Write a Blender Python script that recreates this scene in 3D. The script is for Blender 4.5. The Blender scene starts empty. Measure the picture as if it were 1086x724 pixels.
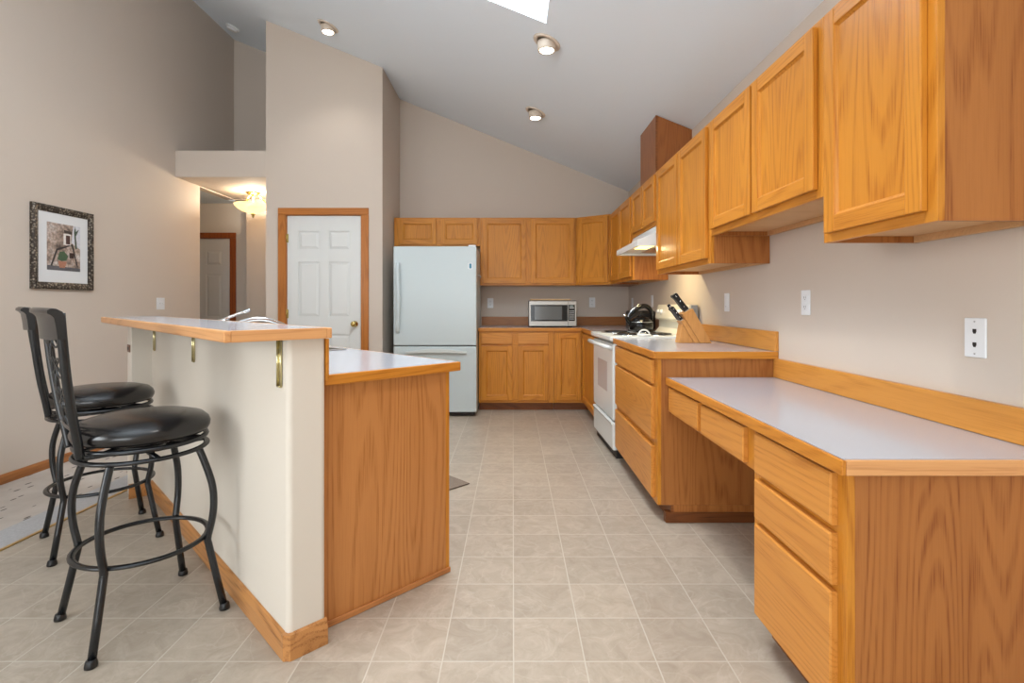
import bpy, bmesh, math, random
from mathutils import Vector, Matrix, Euler
PI = math.pi
random.seed(7)
C = bpy.context.scene.collection
SC = bpy.context.scene

# ------------------------------------------------------------------ camera
CAM_H = 1.14
FPX = 545.0
cd = bpy.data.cameras.new('camera')
cd.sensor_fit = 'HORIZONTAL'; cd.sensor_width = 36.0
cd.lens = FPX / 1086.0 * 36.0
cd.shift_x = -1.0 / 1086.0
cd.shift_y = -38.5 / 1086.0
cd.clip_start = 0.02
cam = bpy.data.objects.new('camera', cd); C.objects.link(cam)
cam.location = (0, 0, CAM_H); cam.rotation_euler = (PI / 2, 0, 0)
SC.camera = cam
# ------------------------------------------------------------------ view / world / daylight
SC.view_settings.view_transform = 'Standard'
SC.view_settings.look = 'None'
SC.view_settings.gamma = 1.0
SC.view_settings.use_curve_mapping = False
SC.view_settings.exposure = -0.04
w = bpy.data.worlds.new('sky'); SC.world = w; w.use_nodes = True
w.node_tree.nodes['Background'].inputs[0].default_value = (0.93, 0.97, 1.0, 1)
w.node_tree.nodes['Background'].inputs[1].default_value = 4.0

def area(name, loc, rot, sx, sy, power, col=(1, 1, 1)):
    l = bpy.data.lights.new(name, 'AREA'); l.shape = 'RECTANGLE'; l.size = sx; l.size_y = sy
    l.energy = power; l.color = col
    o = bpy.data.objects.new(name, l); C.objects.link(o)
    o.location = loc; o.rotation_euler = rot
    return o
# daylight arriving through the windows of the long room behind the camera and through the skylight, plus an added upward fill
area('daylight_rear', (-1.0, -5.66, 1.35), (PI / 2, 0, 0), 3.6, 2.1, 75, (0.90, 0.965, 1.0))
area('daylight_left', (-3.62, -1.15, 1.7), (0, -PI / 2, 0), 1.5, 2.2, 76, (0.90, 0.965, 1.0))
area('ceiling_fill_light', (-1.5, 0.3, 2.0), (PI, 0, 0), 0.5, 0.5, 76, (0.92, 0.97, 1.0))  # added fill without a fixture, aimed up to brighten the ceiling
area('daylight_skylight', (-0.29, 2.9, 3.50), (0, 0.384, 0), 0.86, 0.80, 60, (0.90, 0.965, 1.0))

# ------------------------------------------------------------------ materials
def lin(c):
    def f(v):
        v /= 255.0
        return v / 12.92 if v <= 0.04045 else ((v + 0.055) / 1.055) ** 2.4
    return (f(c[0]), f(c[1]), f(c[2]), 1.0)

def newmat(name):
    m = bpy.data.materials.new(name); m.use_nodes = True
    return m, m.node_tree, m.node_tree.nodes['Principled BSDF']

def plain(name, col, rough=0.5, metal=0.0, spec=0.5, coat=0.0, bump=0.0, bscale=200.0, var=0.0):
    m, nt, b = newmat(name)
    b.inputs['Base Color'].default_value = lin(col)
    b.inputs['Roughness'].default_value = rough
    b.inputs['Metallic'].default_value = metal
    b.inputs['Specular IOR Level'].default_value = spec
    b.inputs['Coat Weight'].default_value = coat
    tc = nt.nodes.new('ShaderNodeTexCoord')
    nz = nt.nodes.new('ShaderNodeTexNoise'); nz.inputs['Scale'].default_value = bscale
    nz.inputs['Detail'].default_value = 3.0
    nt.links.new(tc.outputs['Object'], nz.inputs['Vector'])
    if bump > 0:
        bp = nt.nodes.new('ShaderNodeBump'); bp.inputs['Strength'].default_value = bump
        bp.inputs['Distance'].default_value = 0.002
        nt.links.new(nz.outputs['Fac'], bp.inputs['Height'])
        nt.links.new(bp.outputs['Normal'], b.inputs['Normal'])
    if var > 0:
        hsv = nt.nodes.new('ShaderNodeHueSaturation'); hsv.inputs['Color'].default_value = lin(col)
        mr = nt.nodes.new('ShaderNodeMapRange')
        mr.inputs['To Min'].default_value = 1 - var; mr.inputs['To Max'].default_value = 1 + var
        nt.links.new(nz.outputs['Fac'], mr.inputs['Value'])
        nt.links.new(mr.outputs['Result'], hsv.inputs['Value'])
        nt.links.new(hsv.outputs['Color'], b.inputs['Base Color'])
    return m

def glow(name, col, strength):
    m, nt, b = newmat(name)
    b.inputs['Base Color'].default_value = lin(col)
    b.inputs['Emission Color'].default_value = lin(col)
    b.inputs['Emission Strength'].default_value = strength
    return m

def oak(name, axis, light, dark, rough=0.33, seed=0.0, fig=1.0):
    """oak with cathedral figure (contour lines of stretched noise) and fine pores along an axis"""
    m, nt, b = newmat(name)
    N = nt.nodes; L = nt.links
    tc = N.new('ShaderNodeTexCoord'); oi = N.new('ShaderNodeObjectInfo')
    off = N.new('ShaderNodeMath'); off.operation = 'MULTIPLY_ADD'
    off.inputs[1].default_value = 37.0; off.inputs[2].default_value = seed
    L.new(oi.outputs['Random'], off.inputs[0])
    add = N.new('ShaderNodeVectorMath'); add.operation = 'ADD'
    L.new(tc.outputs['Object'], add.inputs[0]); L.new(off.outputs[0], add.inputs[1])
    def scaled(s_along, s_cross):
        mp = N.new('ShaderNodeVectorMath'); mp.operation = 'MULTIPLY'
        v = [s_cross] * 3; v[axis] = s_along
        mp.inputs[1].default_value = v
        L.new(add.outputs[0], mp.inputs[0]); return mp
    n1 = N.new('ShaderNodeTexNoise'); n1.inputs['Scale'].default_value = 1.0
    n1.inputs['Detail'].default_value = 1.5; n1.inputs['Roughness'].default_value = 0.4
    L.new(scaled(0.42, 5.0).outputs[0], n1.inputs['Vector'])
    mul = N.new('ShaderNodeMath'); mul.operation = 'MULTIPLY'; mul.inputs[1].default_value = 150.0
    L.new(n1.outputs['Fac'], mul.inputs[0])
    sn = N.new('ShaderNodeMath'); sn.operation = 'SINE'; L.new(mul.outputs[0], sn.inputs[0])
    r1 = N.new('ShaderNodeMapRange'); r1.inputs['From Min'].default_value = -0.2; r1.inputs['From Max'].default_value = 1.0
    L.new(sn.outputs[0], r1.inputs['Value'])
    n2 = N.new('ShaderNodeTexNoise'); n2.inputs['Scale'].default_value = 1.0; n2.inputs['Detail'].default_value = 3.0
    L.new(scaled(7.0, 260.0).outputs[0], n2.inputs['Vector'])
    r2 = N.new('ShaderNodeMapRange'); r2.inputs['From Min'].default_value = 0.45; r2.inputs['From Max'].default_value = 0.72
    L.new(n2.outputs['Fac'], r2.inputs['Value'])
    n3 = N.new('ShaderNodeTexNoise'); n3.inputs['Scale'].default_value = 1.0; n3.inputs['Detail'].default_value = 2.0
    L.new(scaled(0.8, 9.0).outputs[0], n3.inputs['Vector'])
    a1 = N.new('ShaderNodeMath'); a1.operation = 'MULTIPLY'; L.new(r1.outputs[0], a1.inputs[0]); L.new(r2.outputs[0], a1.inputs[1])
    s1 = N.new('ShaderNodeMath'); s1.operation = 'MULTIPLY'; s1.inputs[1].default_value = 0.24 * fig; L.new(r1.outputs[0], s1.inputs[0])
    s2 = N.new('ShaderNodeMath'); s2.operation = 'MULTIPLY_ADD'; s2.inputs[1].default_value = 0.6 * fig
    L.new(a1.outputs[0], s2.inputs[0]); L.new(s1.outputs[0], s2.inputs[2])
    s3 = N.new('ShaderNodeMath'); s3.operation = 'MULTIPLY_ADD'; s3.inputs[1].default_value = 0.18
    L.new(r2.outputs[0], s3.inputs[0]); L.new(s2.outputs[0], s3.inputs[2])
    s4 = N.new('ShaderNodeMath'); s4.operation = 'MULTIPLY_ADD'; s4.inputs[1].default_value = 0.75; s4.use_clamp = True
    sub = N.new('ShaderNodeMath'); sub.operation = 'SUBTRACT'; sub.inputs[1].default_value = 0.45
    L.new(n3.outputs['Fac'], sub.inputs[0]); L.new(sub.outputs[0], s4.inputs[0]); L.new(s3.outputs[0], s4.inputs[2])
    mx = N.new('ShaderNodeMix'); mx.data_type = 'RGBA'
    mx.inputs['A'].default_value = lin(light); mx.inputs['B'].default_value = lin(dark)
    L.new(s4.outputs[0], mx.inputs['Factor'])
    L.new(mx.outputs['Result'], b.inputs['Base Color'])
    b.inputs['Roughness'].default_value = rough; b.inputs['Specular IOR Level'].default_value = 0.32
    bp = N.new('ShaderNodeBump'); bp.inputs['Strength'].default_value = 0.12; bp.inputs['Distance'].default_value = 0.001
    bp.invert = True
    L.new(s2.outputs[0], bp.inputs['Height']); L.new(bp.outputs['Normal'], b.inputs['Normal'])
    return m

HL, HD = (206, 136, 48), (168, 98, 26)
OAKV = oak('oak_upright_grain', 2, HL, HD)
OAKX = oak('oak_level_grain', 0, (206, 136, 50), (170, 100, 28))
OAKY = oak('oak_depth_grain', 1, (206, 134, 48), (168, 97, 26), seed=5)
ENDV = oak('oak_end_panel_shaded', 2, (174, 111, 56), (134, 74, 30), rough=0.4, seed=9, fig=1.0)  # redder end-panel oak, darkened further to put shade on camera-facing sides
ISLV = oak('oak_island_panel_lit', 2, (198, 134, 76), (160, 98, 46), rough=0.4, seed=19, fig=1.0)  # lighter copy of the end-panel oak, island's brighter light mixed into its colour
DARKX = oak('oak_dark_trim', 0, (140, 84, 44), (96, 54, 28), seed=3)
SLAB = oak('oak_drawer_front', 0, (211, 143, 66), (182, 112, 42), seed=12, fig=0.95)
BASEW = oak('oak_baseboard', 0, (196, 138, 82), (140, 88, 46), seed=21)
BARX = oak('oak_bar_edge', 0, (222, 164, 108), (186, 122, 70), seed=22, fig=0.7)
CASEV = oak('oak_casing', 2, (186, 116, 52), (146, 84, 34), seed=25)
CASEX = oak('oak_casing_level', 0, (186, 116, 52), (146, 84, 34), seed=26)
INNER = oak('cabinet_underside', 1, (214, 170, 122), (186, 138, 92), seed=30, fig=0.4, rough=0.55)

WALL = plain('wall_paint', (208, 195, 182), 0.85, bump=0.15, bscale=160)
CEIL = plain('ceiling_paint', (232, 241, 250), 0.9, bump=0.25, bscale=120)
WHITE = plain('white_enamel', (226, 231, 231), 0.22, bump=0.02)
FRIDGEW = plain('refrigerator_white', (196, 208, 211), 0.3, bump=0.06, bscale=500)
DOORW = plain('door_white_paint', (222, 224, 222), 0.45)
DOORG = plain('hall_door_paint', (222, 218, 212), 0.45)
PLAST = plain('white_plastic', (236, 238, 240), 0.35)
DARKP = plain('dark_slot', (40, 36, 34), 0.6)
BLACKM = plain('black_powder_coated_metal', (15, 18, 22), 0.27, spec=0.6, bump=0.03)
BLACKV = plain('black_vinyl', (12, 9, 10), 0.24, spec=0.65, bump=0.08, bscale=60)
BLACKP = plain('black_plastic', (20, 20, 22), 0.3)
BLACKG = plain('black_glossy_enamel', (8, 8, 9), 0.1, spec=0.35)
CHROME = plain('chrome', (225, 228, 232), 0.08, metal=1.0)
STEEL = plain('brushed_steel', (196, 196, 196), 0.32, metal=1.0)
STEELL = plain('silver_appliance_front', (168, 165, 160), 0.35, metal=0.85)
BRASS = plain('polished_brass', (205, 186, 120), 0.18, metal=1.0)
BRASSP = plain('pale_brass', (214, 204, 160), 0.2, metal=1.0)
GLASSD = plain('dark_glass', (52, 54, 56), 0.06)
CREAM = plain('cream_enamel', (232, 226, 208), 0.3)
TRIMB = plain('light_trim_beige', (214, 200, 184), 0.4)
BULB = glow('lamp_bulb', (255, 246, 226), 14.0)
HOODL = glow('hood_lamp_lens', (255, 226, 140), 3.0)

def laminate():
    m, nt, b = newmat('white_speckled_laminate')
    N = nt.nodes; L = nt.links
    tc = N.new('ShaderNodeTexCoord')
    n = N.new('ShaderNodeTexNoise'); n.inputs['Scale'].default_value = 420; n.inputs['Detail'].default_value = 4
    L.new(tc.outputs['Object'], n.inputs['Vector'])
    mx = N.new('ShaderNodeMix'); mx.data_type = 'RGBA'
    mx.inputs['A'].default_value = lin((170, 172, 181)); mx.inputs['B'].default_value = lin((190, 193, 202))
    L.new(n.outputs['Fac'], mx.inputs['Factor']); L.new(mx.outputs['Result'], b.inputs['Base Color'])
    b.inputs['Roughness'].default_value = 0.15
    return m
LAM = laminate()

def tile_floor():
    m, nt, b = newmat('vinyl_tile_floor')
    N = nt.nodes; L = nt.links
    T = 0.2285
    tc = N.new('ShaderNodeTexCoord')
    sp = N.new('ShaderNodeSeparateXYZ'); L.new(tc.outputs['Object'], sp.inputs[0])
    def math_(op, a, bb=None, c=None):
        n = N.new('ShaderNodeMath'); n.operation = op
        for i, v in enumerate((a, bb, c)):
            if v is None: continue
            if hasattr(v, 'is_linked'): L.new(v, n.inputs[i])
            else: n.inputs[i].default_value = v
        return n.outputs[0]
    ux = math_('DIVIDE', math_('ADD', sp.outputs[0], -0.002 + 40 * T), T)
    uy = math_('DIVIDE', math_('ADD', sp.outputs[1], -1.645 + 40 * T), T)
    cx = math_('FLOOR', ux); cy = math_('FLOOR', uy)
    fx = math_('FRACT', ux); fy = math_('FRACT', uy)
    dx = math_('MINIMUM', fx, math_('SUBTRACT', 1.0, fx)); dy = math_('MINIMUM', fy, math_('SUBTRACT', 1.0, fy))
    d = math_('MINIMUM', dx, dy)
    line = N.new('ShaderNodeMapRange'); line.inputs['From Min'].default_value = 0.006; line.inputs['From Max'].default_value = 0.012
    line.inputs['To Min'].default_value = 1.0; line.inputs['To Max'].default_value = 0.0
    L.new(d, line.inputs['Value'])
    cv = N.new('ShaderNodeCombineXYZ'); L.new(cx, cv.inputs[0]); L.new(cy, cv.inputs[1])
    wn = N.new('ShaderNodeTexWhiteNoise'); wn.noise_dimensions = '3D'; L.new(cv.outputs[0], wn.inputs['Vector'])
    off = N.new('ShaderNodeVectorMath'); off.operation = 'MULTIPLY_ADD'
    off.inputs[1].default_value = (9, 9, 9); L.new(wn.outputs['Color'], off.inputs[0]); L.new(tc.outputs['Object'], off.inputs[2])
    n1 = N.new('ShaderNodeTexNoise'); n1.inputs['Scale'].default_value = 11.0; n1.inputs['Detail'].default_value = 9
    n1.inputs['Roughness'].default_value = 0.7; n1.inputs['Distortion'].default_value = 1.1
    L.new(off.outputs[0], n1.inputs['Vector'])
    r1 = N.new('ShaderNodeMapRange'); r1.inputs['From Min'].default_value = 0.3; r1.inputs['From Max'].default_value = 0.7
    L.new(n1.outputs['Fac'], r1.inputs['Value'])
    mx = N.new('ShaderNodeMix'); mx.data_type = 'RGBA'
    mx.inputs['A'].default_value = lin((160, 147, 131)); mx.inputs['B'].default_value = lin((184, 172, 157))
    L.new(r1.outputs[0], mx.inputs['Factor'])
    # veins
    n2 = N.new('ShaderNodeTexNoise'); n2.inputs['Scale'].default_value = 5.0; n2.inputs['Detail'].default_value = 5
    n2.inputs['Distortion'].default_value = 0.9
    L.new(off.outputs[0], n2.inputs['Vector'])
    v = math_('ABSOLUTE', math_('SUBTRACT', n2.outputs['Fac'], 0.5))
    vr = N.new('ShaderNodeMapRange'); vr.inputs['From Min'].default_value = 0.0; vr.inputs['From Max'].default_value = 0.02
    vr.inputs['To Min'].default_value = 0.16; vr.inputs['To Max'].default_value = 0.0
    L.new(v, vr.inputs['Value'])
    mv = N.new('ShaderNodeMix'); mv.data_type = 'RGBA'; mv.inputs['B'].default_value = lin((214, 205, 192))
    L.new(vr.outputs[0], mv.inputs['Factor']); L.new(mx.outputs['Result'], mv.inputs['A'])
    hs = N.new('ShaderNodeHueSaturation'); L.new(mv.outputs['Result'], hs.inputs['Color'])
    tv = N.new('ShaderNodeMapRange'); tv.inputs['To Min'].default_value = 0.93; tv.inputs['To Max'].default_value = 1.05
    L.new(wn.outputs['Value'], tv.inputs['Value']); L.new(tv.outputs[0], hs.inputs['Value'])
    mg = N.new('ShaderNodeMix'); mg.data_type = 'RGBA'; mg.inputs['B'].default_value = lin((196, 189, 176))
    L.new(line.outputs[0], mg.inputs['Factor']); L.new(hs.outputs['Color'], mg.inputs['A'])
    L.new(mg.outputs['Result'], b.inputs['Base Color'])
    b.inputs['Roughness'].default_value = 0.38
    bp = N.new('ShaderNodeBump'); bp.inputs['Strength'].default_value = 0.25; bp.inputs['Distance'].default_value = 0.002
    hgt = math_('SUBTRACT', math_('MULTIPLY', n1.outputs['Fac'], 0.5), line.outputs[0])
    L.new(hgt, bp.inputs['Height']); L.new(bp.outputs['Normal'], b.inputs['Normal'])
    return m
TILE = tile_floor()

def subfloor_mat():
    m, nt, b = newmat('bare_painted_subfloor')
    N = nt.nodes; L = nt.links
    tc = N.new('ShaderNodeTexCoord')
    vo = N.new('ShaderNodeTexVoronoi'); vo.inputs['Scale'].default_value = 7.5
    mp = N.new('ShaderNodeMapping'); mp.inputs['Scale'].default_value = (2.6, 0.9, 1)
    L.new(tc.outputs['Object'], mp.inputs['Vector']); L.new(mp.outputs[0], vo.inputs['Vector'])
    rp = N.new('ShaderNodeMapRange'); rp.inputs['From Min'].default_value = 0.15; rp.inputs['From Max'].default_value = 0.18
    L.new(vo.outputs['Distance'], rp.inputs['Value'])
    n = N.new('ShaderNodeTexNoise'); n.inputs['Scale'].default_value = 6; n.inputs['Detail'].default_value = 6
    L.new(tc.outputs['Object'], n.inputs['Vector'])
    mx = N.new('ShaderNodeMix'); mx.data_type = 'RGBA'
    mx.inputs['A'].default_value = lin((178, 168, 158)); mx.inputs['B'].default_value = lin((212, 204, 196))
    L.new(n.outputs['Fac'], mx.inputs['Factor'])
    m2 = N.new('ShaderNodeMix'); m2.data_type = 'RGBA'; m2.inputs['A'].default_value = lin((96, 88, 84))
    L.new(rp.outputs[0], m2.inputs['Factor']); L.new(mx.outputs['Result'], m2.inputs['B'])
    L.new(m2.outputs['Result'], b.inputs['Base Color']); b.inputs['Roughness'].default_value = 0.8
    return m
SUBF = subfloor_mat()
PAD = plain('grey_fibre_underlay', (184, 184, 186), 0.95, bump=0.8, bscale=90, var=0.2)

# ------------------------------------------------------------------ mesh builder
class MB:
    def __init__(s):
        s.bm = bmesh.new(); s.mats = []; s.mi = 0
    def use(s, m):
        if m not in s.mats: s.mats.append(m)
        s.mi = s.mats.index(m); return s
    def _mark(s, faces, smooth=False):
        for f in faces:
            f.material_index = s.mi; f.smooth = smooth
    def box(s, x0, x1, y0, y1, z0, z1, bev=0.0, seg=2):
        n0 = set(s.bm.faces)
        vs = [s.bm.verts.new((x, y, z)) for x in (x0, x1) for y in (y0, y1) for z in (z0, z1)]
        q = [(0, 1, 3, 2), (4, 6, 7, 5), (0, 4, 5, 1), (2, 3, 7, 6), (0, 2, 6, 4), (1, 5, 7, 3)]
        fs = [s.bm.faces.new([vs[i] for i in f]) for f in q]
        if bev > 0:
            es = set(e for f in fs for e in f.edges)
            bmesh.ops.bevel(s.bm, geom=list(es), offset=bev, segments=seg, profile=0.5, affect='EDGES')
        s._mark([f for f in s.bm.faces if f not in n0])
        return s
    def prism(s, poly, a0, a1, plane='xy', bev=0.0):
        """poly extruded between a0 and a1 along the remaining axis"""
        n0 = set(s.bm.faces)
        def P(p, a):
            return {'xy': (p[0], p[1], a), 'xz': (p[0], a, p[1]), 'yz': (a, p[0], p[1])}[plane]
        b = [s.bm.verts.new(P(p, a0)) for p in poly]; t = [s.bm.verts.new(P(p, a1)) for p in poly]
        n = len(poly)
        fs = [s.bm.faces.new(b), s.bm.faces.new(t)]
        for i in range(n):
            fs.append(s.bm.faces.new([b[i], b[(i + 1) % n], t[(i + 1) % n], t[i]]))
        bmesh.ops.recalc_face_normals(s.bm, faces=fs)
        if bev > 0:
            es = set(e for f in fs for e in f.edges)
            bmesh.ops.bevel(s.bm, geom=list(es), offset=bev, segments=2, profile=0.5, affect='EDGES')
        s._mark([f for f in s.bm.faces if f not in n0])
        return s
    def tube(s, pts, r, seg=10, closed=False, ry=None, up=(0, 0, 1)):
        """sweep an ellipse (r by ry) along points; r may be a list"""
        n0 = set(s.bm.faces)
        pts = [Vector(p) for p in pts]; n = len(pts)
        R = r if isinstance(r, (list, tuple)) else [r] * n
        rings = []; prev = None
        for i, p in enumerate(pts):
            a = pts[(i - 1) % n] if (closed or i > 0) else p
            b = pts[(i + 1) % n] if (closed or i < n - 1) else p
            t = (b - a).normalized()
            if prev is None:
                u = Vector(up)
                if abs(u.dot(t)) > 0.95: u = Vector((1, 0, 0))
            else: u = prev
            u = (u - t * u.dot(t)).normalized(); prev = u
            v = t.cross(u)
            k = (ry / R[i]) if ry else 1.0
            rings.append([s.bm.verts.new(p + (u * math.cos(q) * k + v * math.sin(q)) * R[i])
                          for q in [2 * PI * j / seg for j in range(seg)]])
        m = n if closed else n - 1
        for i in range(m):
            A = rings[i]; B = rings[(i + 1) % n]
            for j in range(seg):
                s.bm.faces.new([A[j], A[(j + 1) % seg], B[(j + 1) % seg], B[j]])
        if not closed:
            s.bm.faces.new(rings[0][::-1]); s.bm.faces.new(rings[-1])
        new = [f for f in s.bm.faces if f not in n0]
        bmesh.ops.recalc_face_normals(s.bm, faces=new)
        s._mark(new, True)
        return s
    def lathe(s, prof, seg=32, c=(0, 0, 0), axis='z', squash=1.0):
        """prof: list of (radius, height)"""
        n0 = set(s.bm.faces)
        rings = []
        def P(x, y, z):
            if axis == 'z': q = (x, y, z)
            elif axis == 'y': q = (x, z, y)
            else: q = (z, x, y)
            return Vector(q) + Vector(c)
        for r, h in prof:
            if r < 1e-6: rings.append([s.bm.verts.new(P(0, 0, h))])
            else: rings.append([s.bm.verts.new(P(r * math.cos(2 * PI * j / seg), r * squash * math.sin(2 * PI * j / seg), h)) for j in range(seg)])
        for A, B in zip(rings, rings[1:]):
            for j in range(seg):
                k = (j + 1) % seg
                if len(A) == 1 and len(B) > 1: s.bm.faces.new([A[0], B[k], B[j]])
                elif len(B) == 1 and len(A) > 1: s.bm.faces.new([A[j], A[k], B[0]])
                elif len(A) > 1: s.bm.faces.new([A[j], A[k], B[k], B[j]])
        if len(rings[0]) > 1: s.bm.faces.new(rings[0][::-1])
        if len(rings[-1]) > 1: s.bm.faces.new(rings[-1])
        new = [f for f in s.bm.faces if f not in n0]
        bmesh.ops.recalc_face_normals(s.bm, faces=new)
        s._mark(new, True)
        return s
    def grid(s, P, nu, nv, close_u=False):
        n0 = set(s.bm.faces)
        V = [[s.bm.verts.new(P(i, j)) for j in range(nv)] for i in range(nu)]
        for i in range(nu if close_u else nu - 1):
            for j in range(nv - 1):
                k = (i + 1) % nu
                s.bm.faces.new([V[i][j], V[k][j], V[k][j + 1], V[i][j + 1]])
        new = [f for f in s.bm.faces if f not in n0]
        s._mark(new, True)
        return V
    def turn(s, mat):
        bmesh.ops.transform(s.bm, matrix=mat, verts=s.bm.verts[:]); return s
    def out(s, name, parent=None, mat=None, sharp=None):
        if mat is not None and not s.mats: s.mats = [mat]
        me = bpy.data.meshes.new(name); s.bm.normal_update(); s.bm.to_mesh(me); s.bm.free()
        for m in s.mats: me.materials.append(m)
        if sharp: 
            try: me.set_sharp_from_angle(angle=math.radians(sharp))
            except Exception: pass
        o = bpy.data.objects.new(name, me); C.objects.link(o)
        if parent: o.parent = parent
        return o

def thing(name, label, cat, loc=(0, 0, 0), rz=0.0, group=None, rot=None):
    o = bpy.data.objects.new(name, None); C.objects.link(o)
    o.empty_display_size = 0.05
    o.location = loc; o.rotation_euler = rot if rot else (0, 0, rz)
    o['label'] = label; o['category'] = cat
    if group: o['group'] = group
    return o
def tag(o, label, cat, group=None):
    o['label'] = label; o['category'] = cat
    if group: o['group'] = group
    return o
def struct(mb, name, mat=None, parent=None):
    o = mb.out(name, parent, mat)
    if not parent: o['kind'] = 'structure'
    return o

# ------------------------------------------------------------------ room layout (metres, camera at x=0, y=0)
WX, LX = 1.385, -3.50            # right and left wall faces
BY, PY, NY, HY = 6.15, 5.33, 6.45, 6.72   # kitchen back, pantry front, niche back, hall far wall
PX0, PX1 = -2.562, -1.354        # pantry box
RY = -5.5                        # rear wall
def ceil_z(x): return 3.605 - 0.404 * (x + 1.354)

# floor (tile) and lower bare subfloor beside the left wall
struct(MB().box(-2.38, WX + .1, RY - .1, HY + .1, -0.12, 0.0), 'floor', TILE)
struct(MB().box(-5.0, LX + 1.1, NY - 1.2, HY + .1, -0.14, -0.001), 'floor_hall', TILE)
struct(MB().box(LX - .1, -2.64, RY - .1, 5.2, -0.16, -0.085), 'floor_subfloor', SUBF)
mb = MB(); mb.box(-2.615, -2.392, RY, 5.2, -0.12, -0.008, 0.006); o = struct(mb, 'trim_1', PAD)
mb = MB(); mb.box(-2.391, -2.372, RY, 5.2, 0.0005, 0.006, 0.002); o = struct(mb, 'trim_2', plain('gold_strip', (196, 160, 96), 0.35, metal=0.6))

# ceiling with skylight opening
SKX0, SKX1, SKY0, SKY1 = -0.80, 0.215, 2.45, 3.34
mb = MB()
def cslab(x0, x1, y0, y1):
    mb.prism([(x0, ceil_z(x0)), (x1, ceil_z(x1)), (x1, ceil_z(x1) + .16), (x0, ceil_z(x0) + .16)], y0, y1, 'xz')
cslab(LX - .1, SKX0, RY - .1, NY + .1); cslab(SKX1, WX + .1, RY - .1, NY + .1)
cslab(SKX0, SKX1, RY - .1, SKY0); cslab(SKX0, SKX1, SKY1, NY + .1)
struct(mb, 'ceiling', CEIL)
mb = MB()
zt = 0.45
def well(x0, x1, y0, y1):
    mb.prism([(x0, ceil_z(x0) + .161), (x1, ceil_z(x1) + .161), (x1, ceil_z(x1) + zt), (x0, ceil_z(x0) + zt)], y0, y1, 'xz')
well(SKX0 - .03, SKX0, SKY0 - .03, SKY1 + .03); well(SKX1, SKX1 + .03, SKY0 - .03, SKY1 + .03)
well(SKX0, SKX1, SKY0 - .03, SKY0); well(SKX0, SKX1, SKY1, SKY1 + .03)
sk = struct(mb, 'window_1', plain('skylight_well_white', (244, 244, 244), 0.8))
m, nt, b = newmat('skylight_glass')
tr = nt.nodes.new('ShaderNodeBsdfTransparent'); gl = nt.nodes.new('ShaderNodeBsdfGlossy'); gl.inputs['Roughness'].default_value = 0.02
ms = nt.nodes.new('ShaderNodeMixShader'); ms.inputs[0].default_value = 0.05
nt.links.new(tr.outputs[0], ms.inputs[1]); nt.links.new(gl.outputs[0], ms.inputs[2])
nt.links.new(ms.outputs[0], nt.nodes['Material Output'].inputs[0])
GLASS = m
mb = MB(); x0, x1 = SKX0 - .03, SKX1 + .03
mb.prism([(x0, ceil_z(x0) + zt + .001), (x1, ceil_z(x1) + zt + .001), (x1, ceil_z(x1) + zt + .008), (x0, ceil_z(x0) + zt + .008)], SKY0 - .03, SKY1 + .03, 'xz')
mb.out('pane', sk, GLASS)

# walls
def slopewall(mb, x0, x1, y0, y1, z0=0.0):
    mb.prism([(x0, z0), (x1, z0), (x1, ceil_z(x1) - .001), (x0, ceil_z(x0) - .001)], y0, y1, 'xz')
def flatwall(mb, x0, x1, y0, y1, z0, z1): mb.box(x0, x1, y0, y1, z0, z1)
struct(MB().prism([(WX, 0), (WX + .1, 0), (WX + .1, ceil_z(WX + .1) - .001), (WX, ceil_z(WX) - .001)], RY, BY + .1, 'xz'), 'wall_right', WALL)
mb = MB(); slopewall(mb, PX1 + .001, WX - .001, BY, BY + .1); struct(mb, 'wall_back', WALL)
# left wall with a window opening beside the dining side (out of frame)
mb = MB(); zl = ceil_z(LX) - .001
for y0, y1, z0, z1 in ((RY, -2.3, -.1, zl), (0.0, 5.745, -.1, zl), (-2.3, 0.0, -.1, 0.9), (-2.3, 0.0, 2.45, zl), (5.745, NY, 2.462, zl)):
    flatwall(mb, LX - .1, LX, y0, y1, z0, z1)
struct(mb, 'wall_left', WALL)
mb = MB()
for z0, z1, y0, y1 in ((.9, .95, -2.3, 0.0), (2.4, 2.45, -2.3, 0.0), (.95, 2.4, -2.3, -2.25), (.95, 2.4, -.05, 0.0), (.95, 2.4, -1.17, -1.13)):
    mb.box(LX - .08, LX - .02, y0, y1, z0, z1)
struct(mb, 'window_2', DOORW)
# rear wall with a wide window / patio opening behind the camera
mb = MB()
slopewall(mb, LX, -2.8, RY - .1, RY); slopewall(mb, 0.8, WX, RY - .1, RY)
mb.prism([(-2.8, 2.35), (0.8, 2.35), (0.8, ceil_z(.8) - .001), (-2.8, ceil_z(-2.8) - .001)], RY - .1, RY, 'xz')
mb.box(-2.8, .8, RY - .1, RY, 0, .25)
struct(mb, 'wall_rear', WALL)
mb = MB()
for x0, x1, z0, z1 in ((-2.8, .8, .25, .31), (-2.8, .8, 2.29, 2.35), (-2.8, -2.74, .31, 2.29), (.74, .8, .31, 2.29), (-1.62, -1.56, .31, 2.29), (-.44, -.38, .31, 2.29)):
    mb.box(x0, x1, RY - .08, RY - .02, z0, z1)
struct(mb, 'window_3', DOORW)
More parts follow.
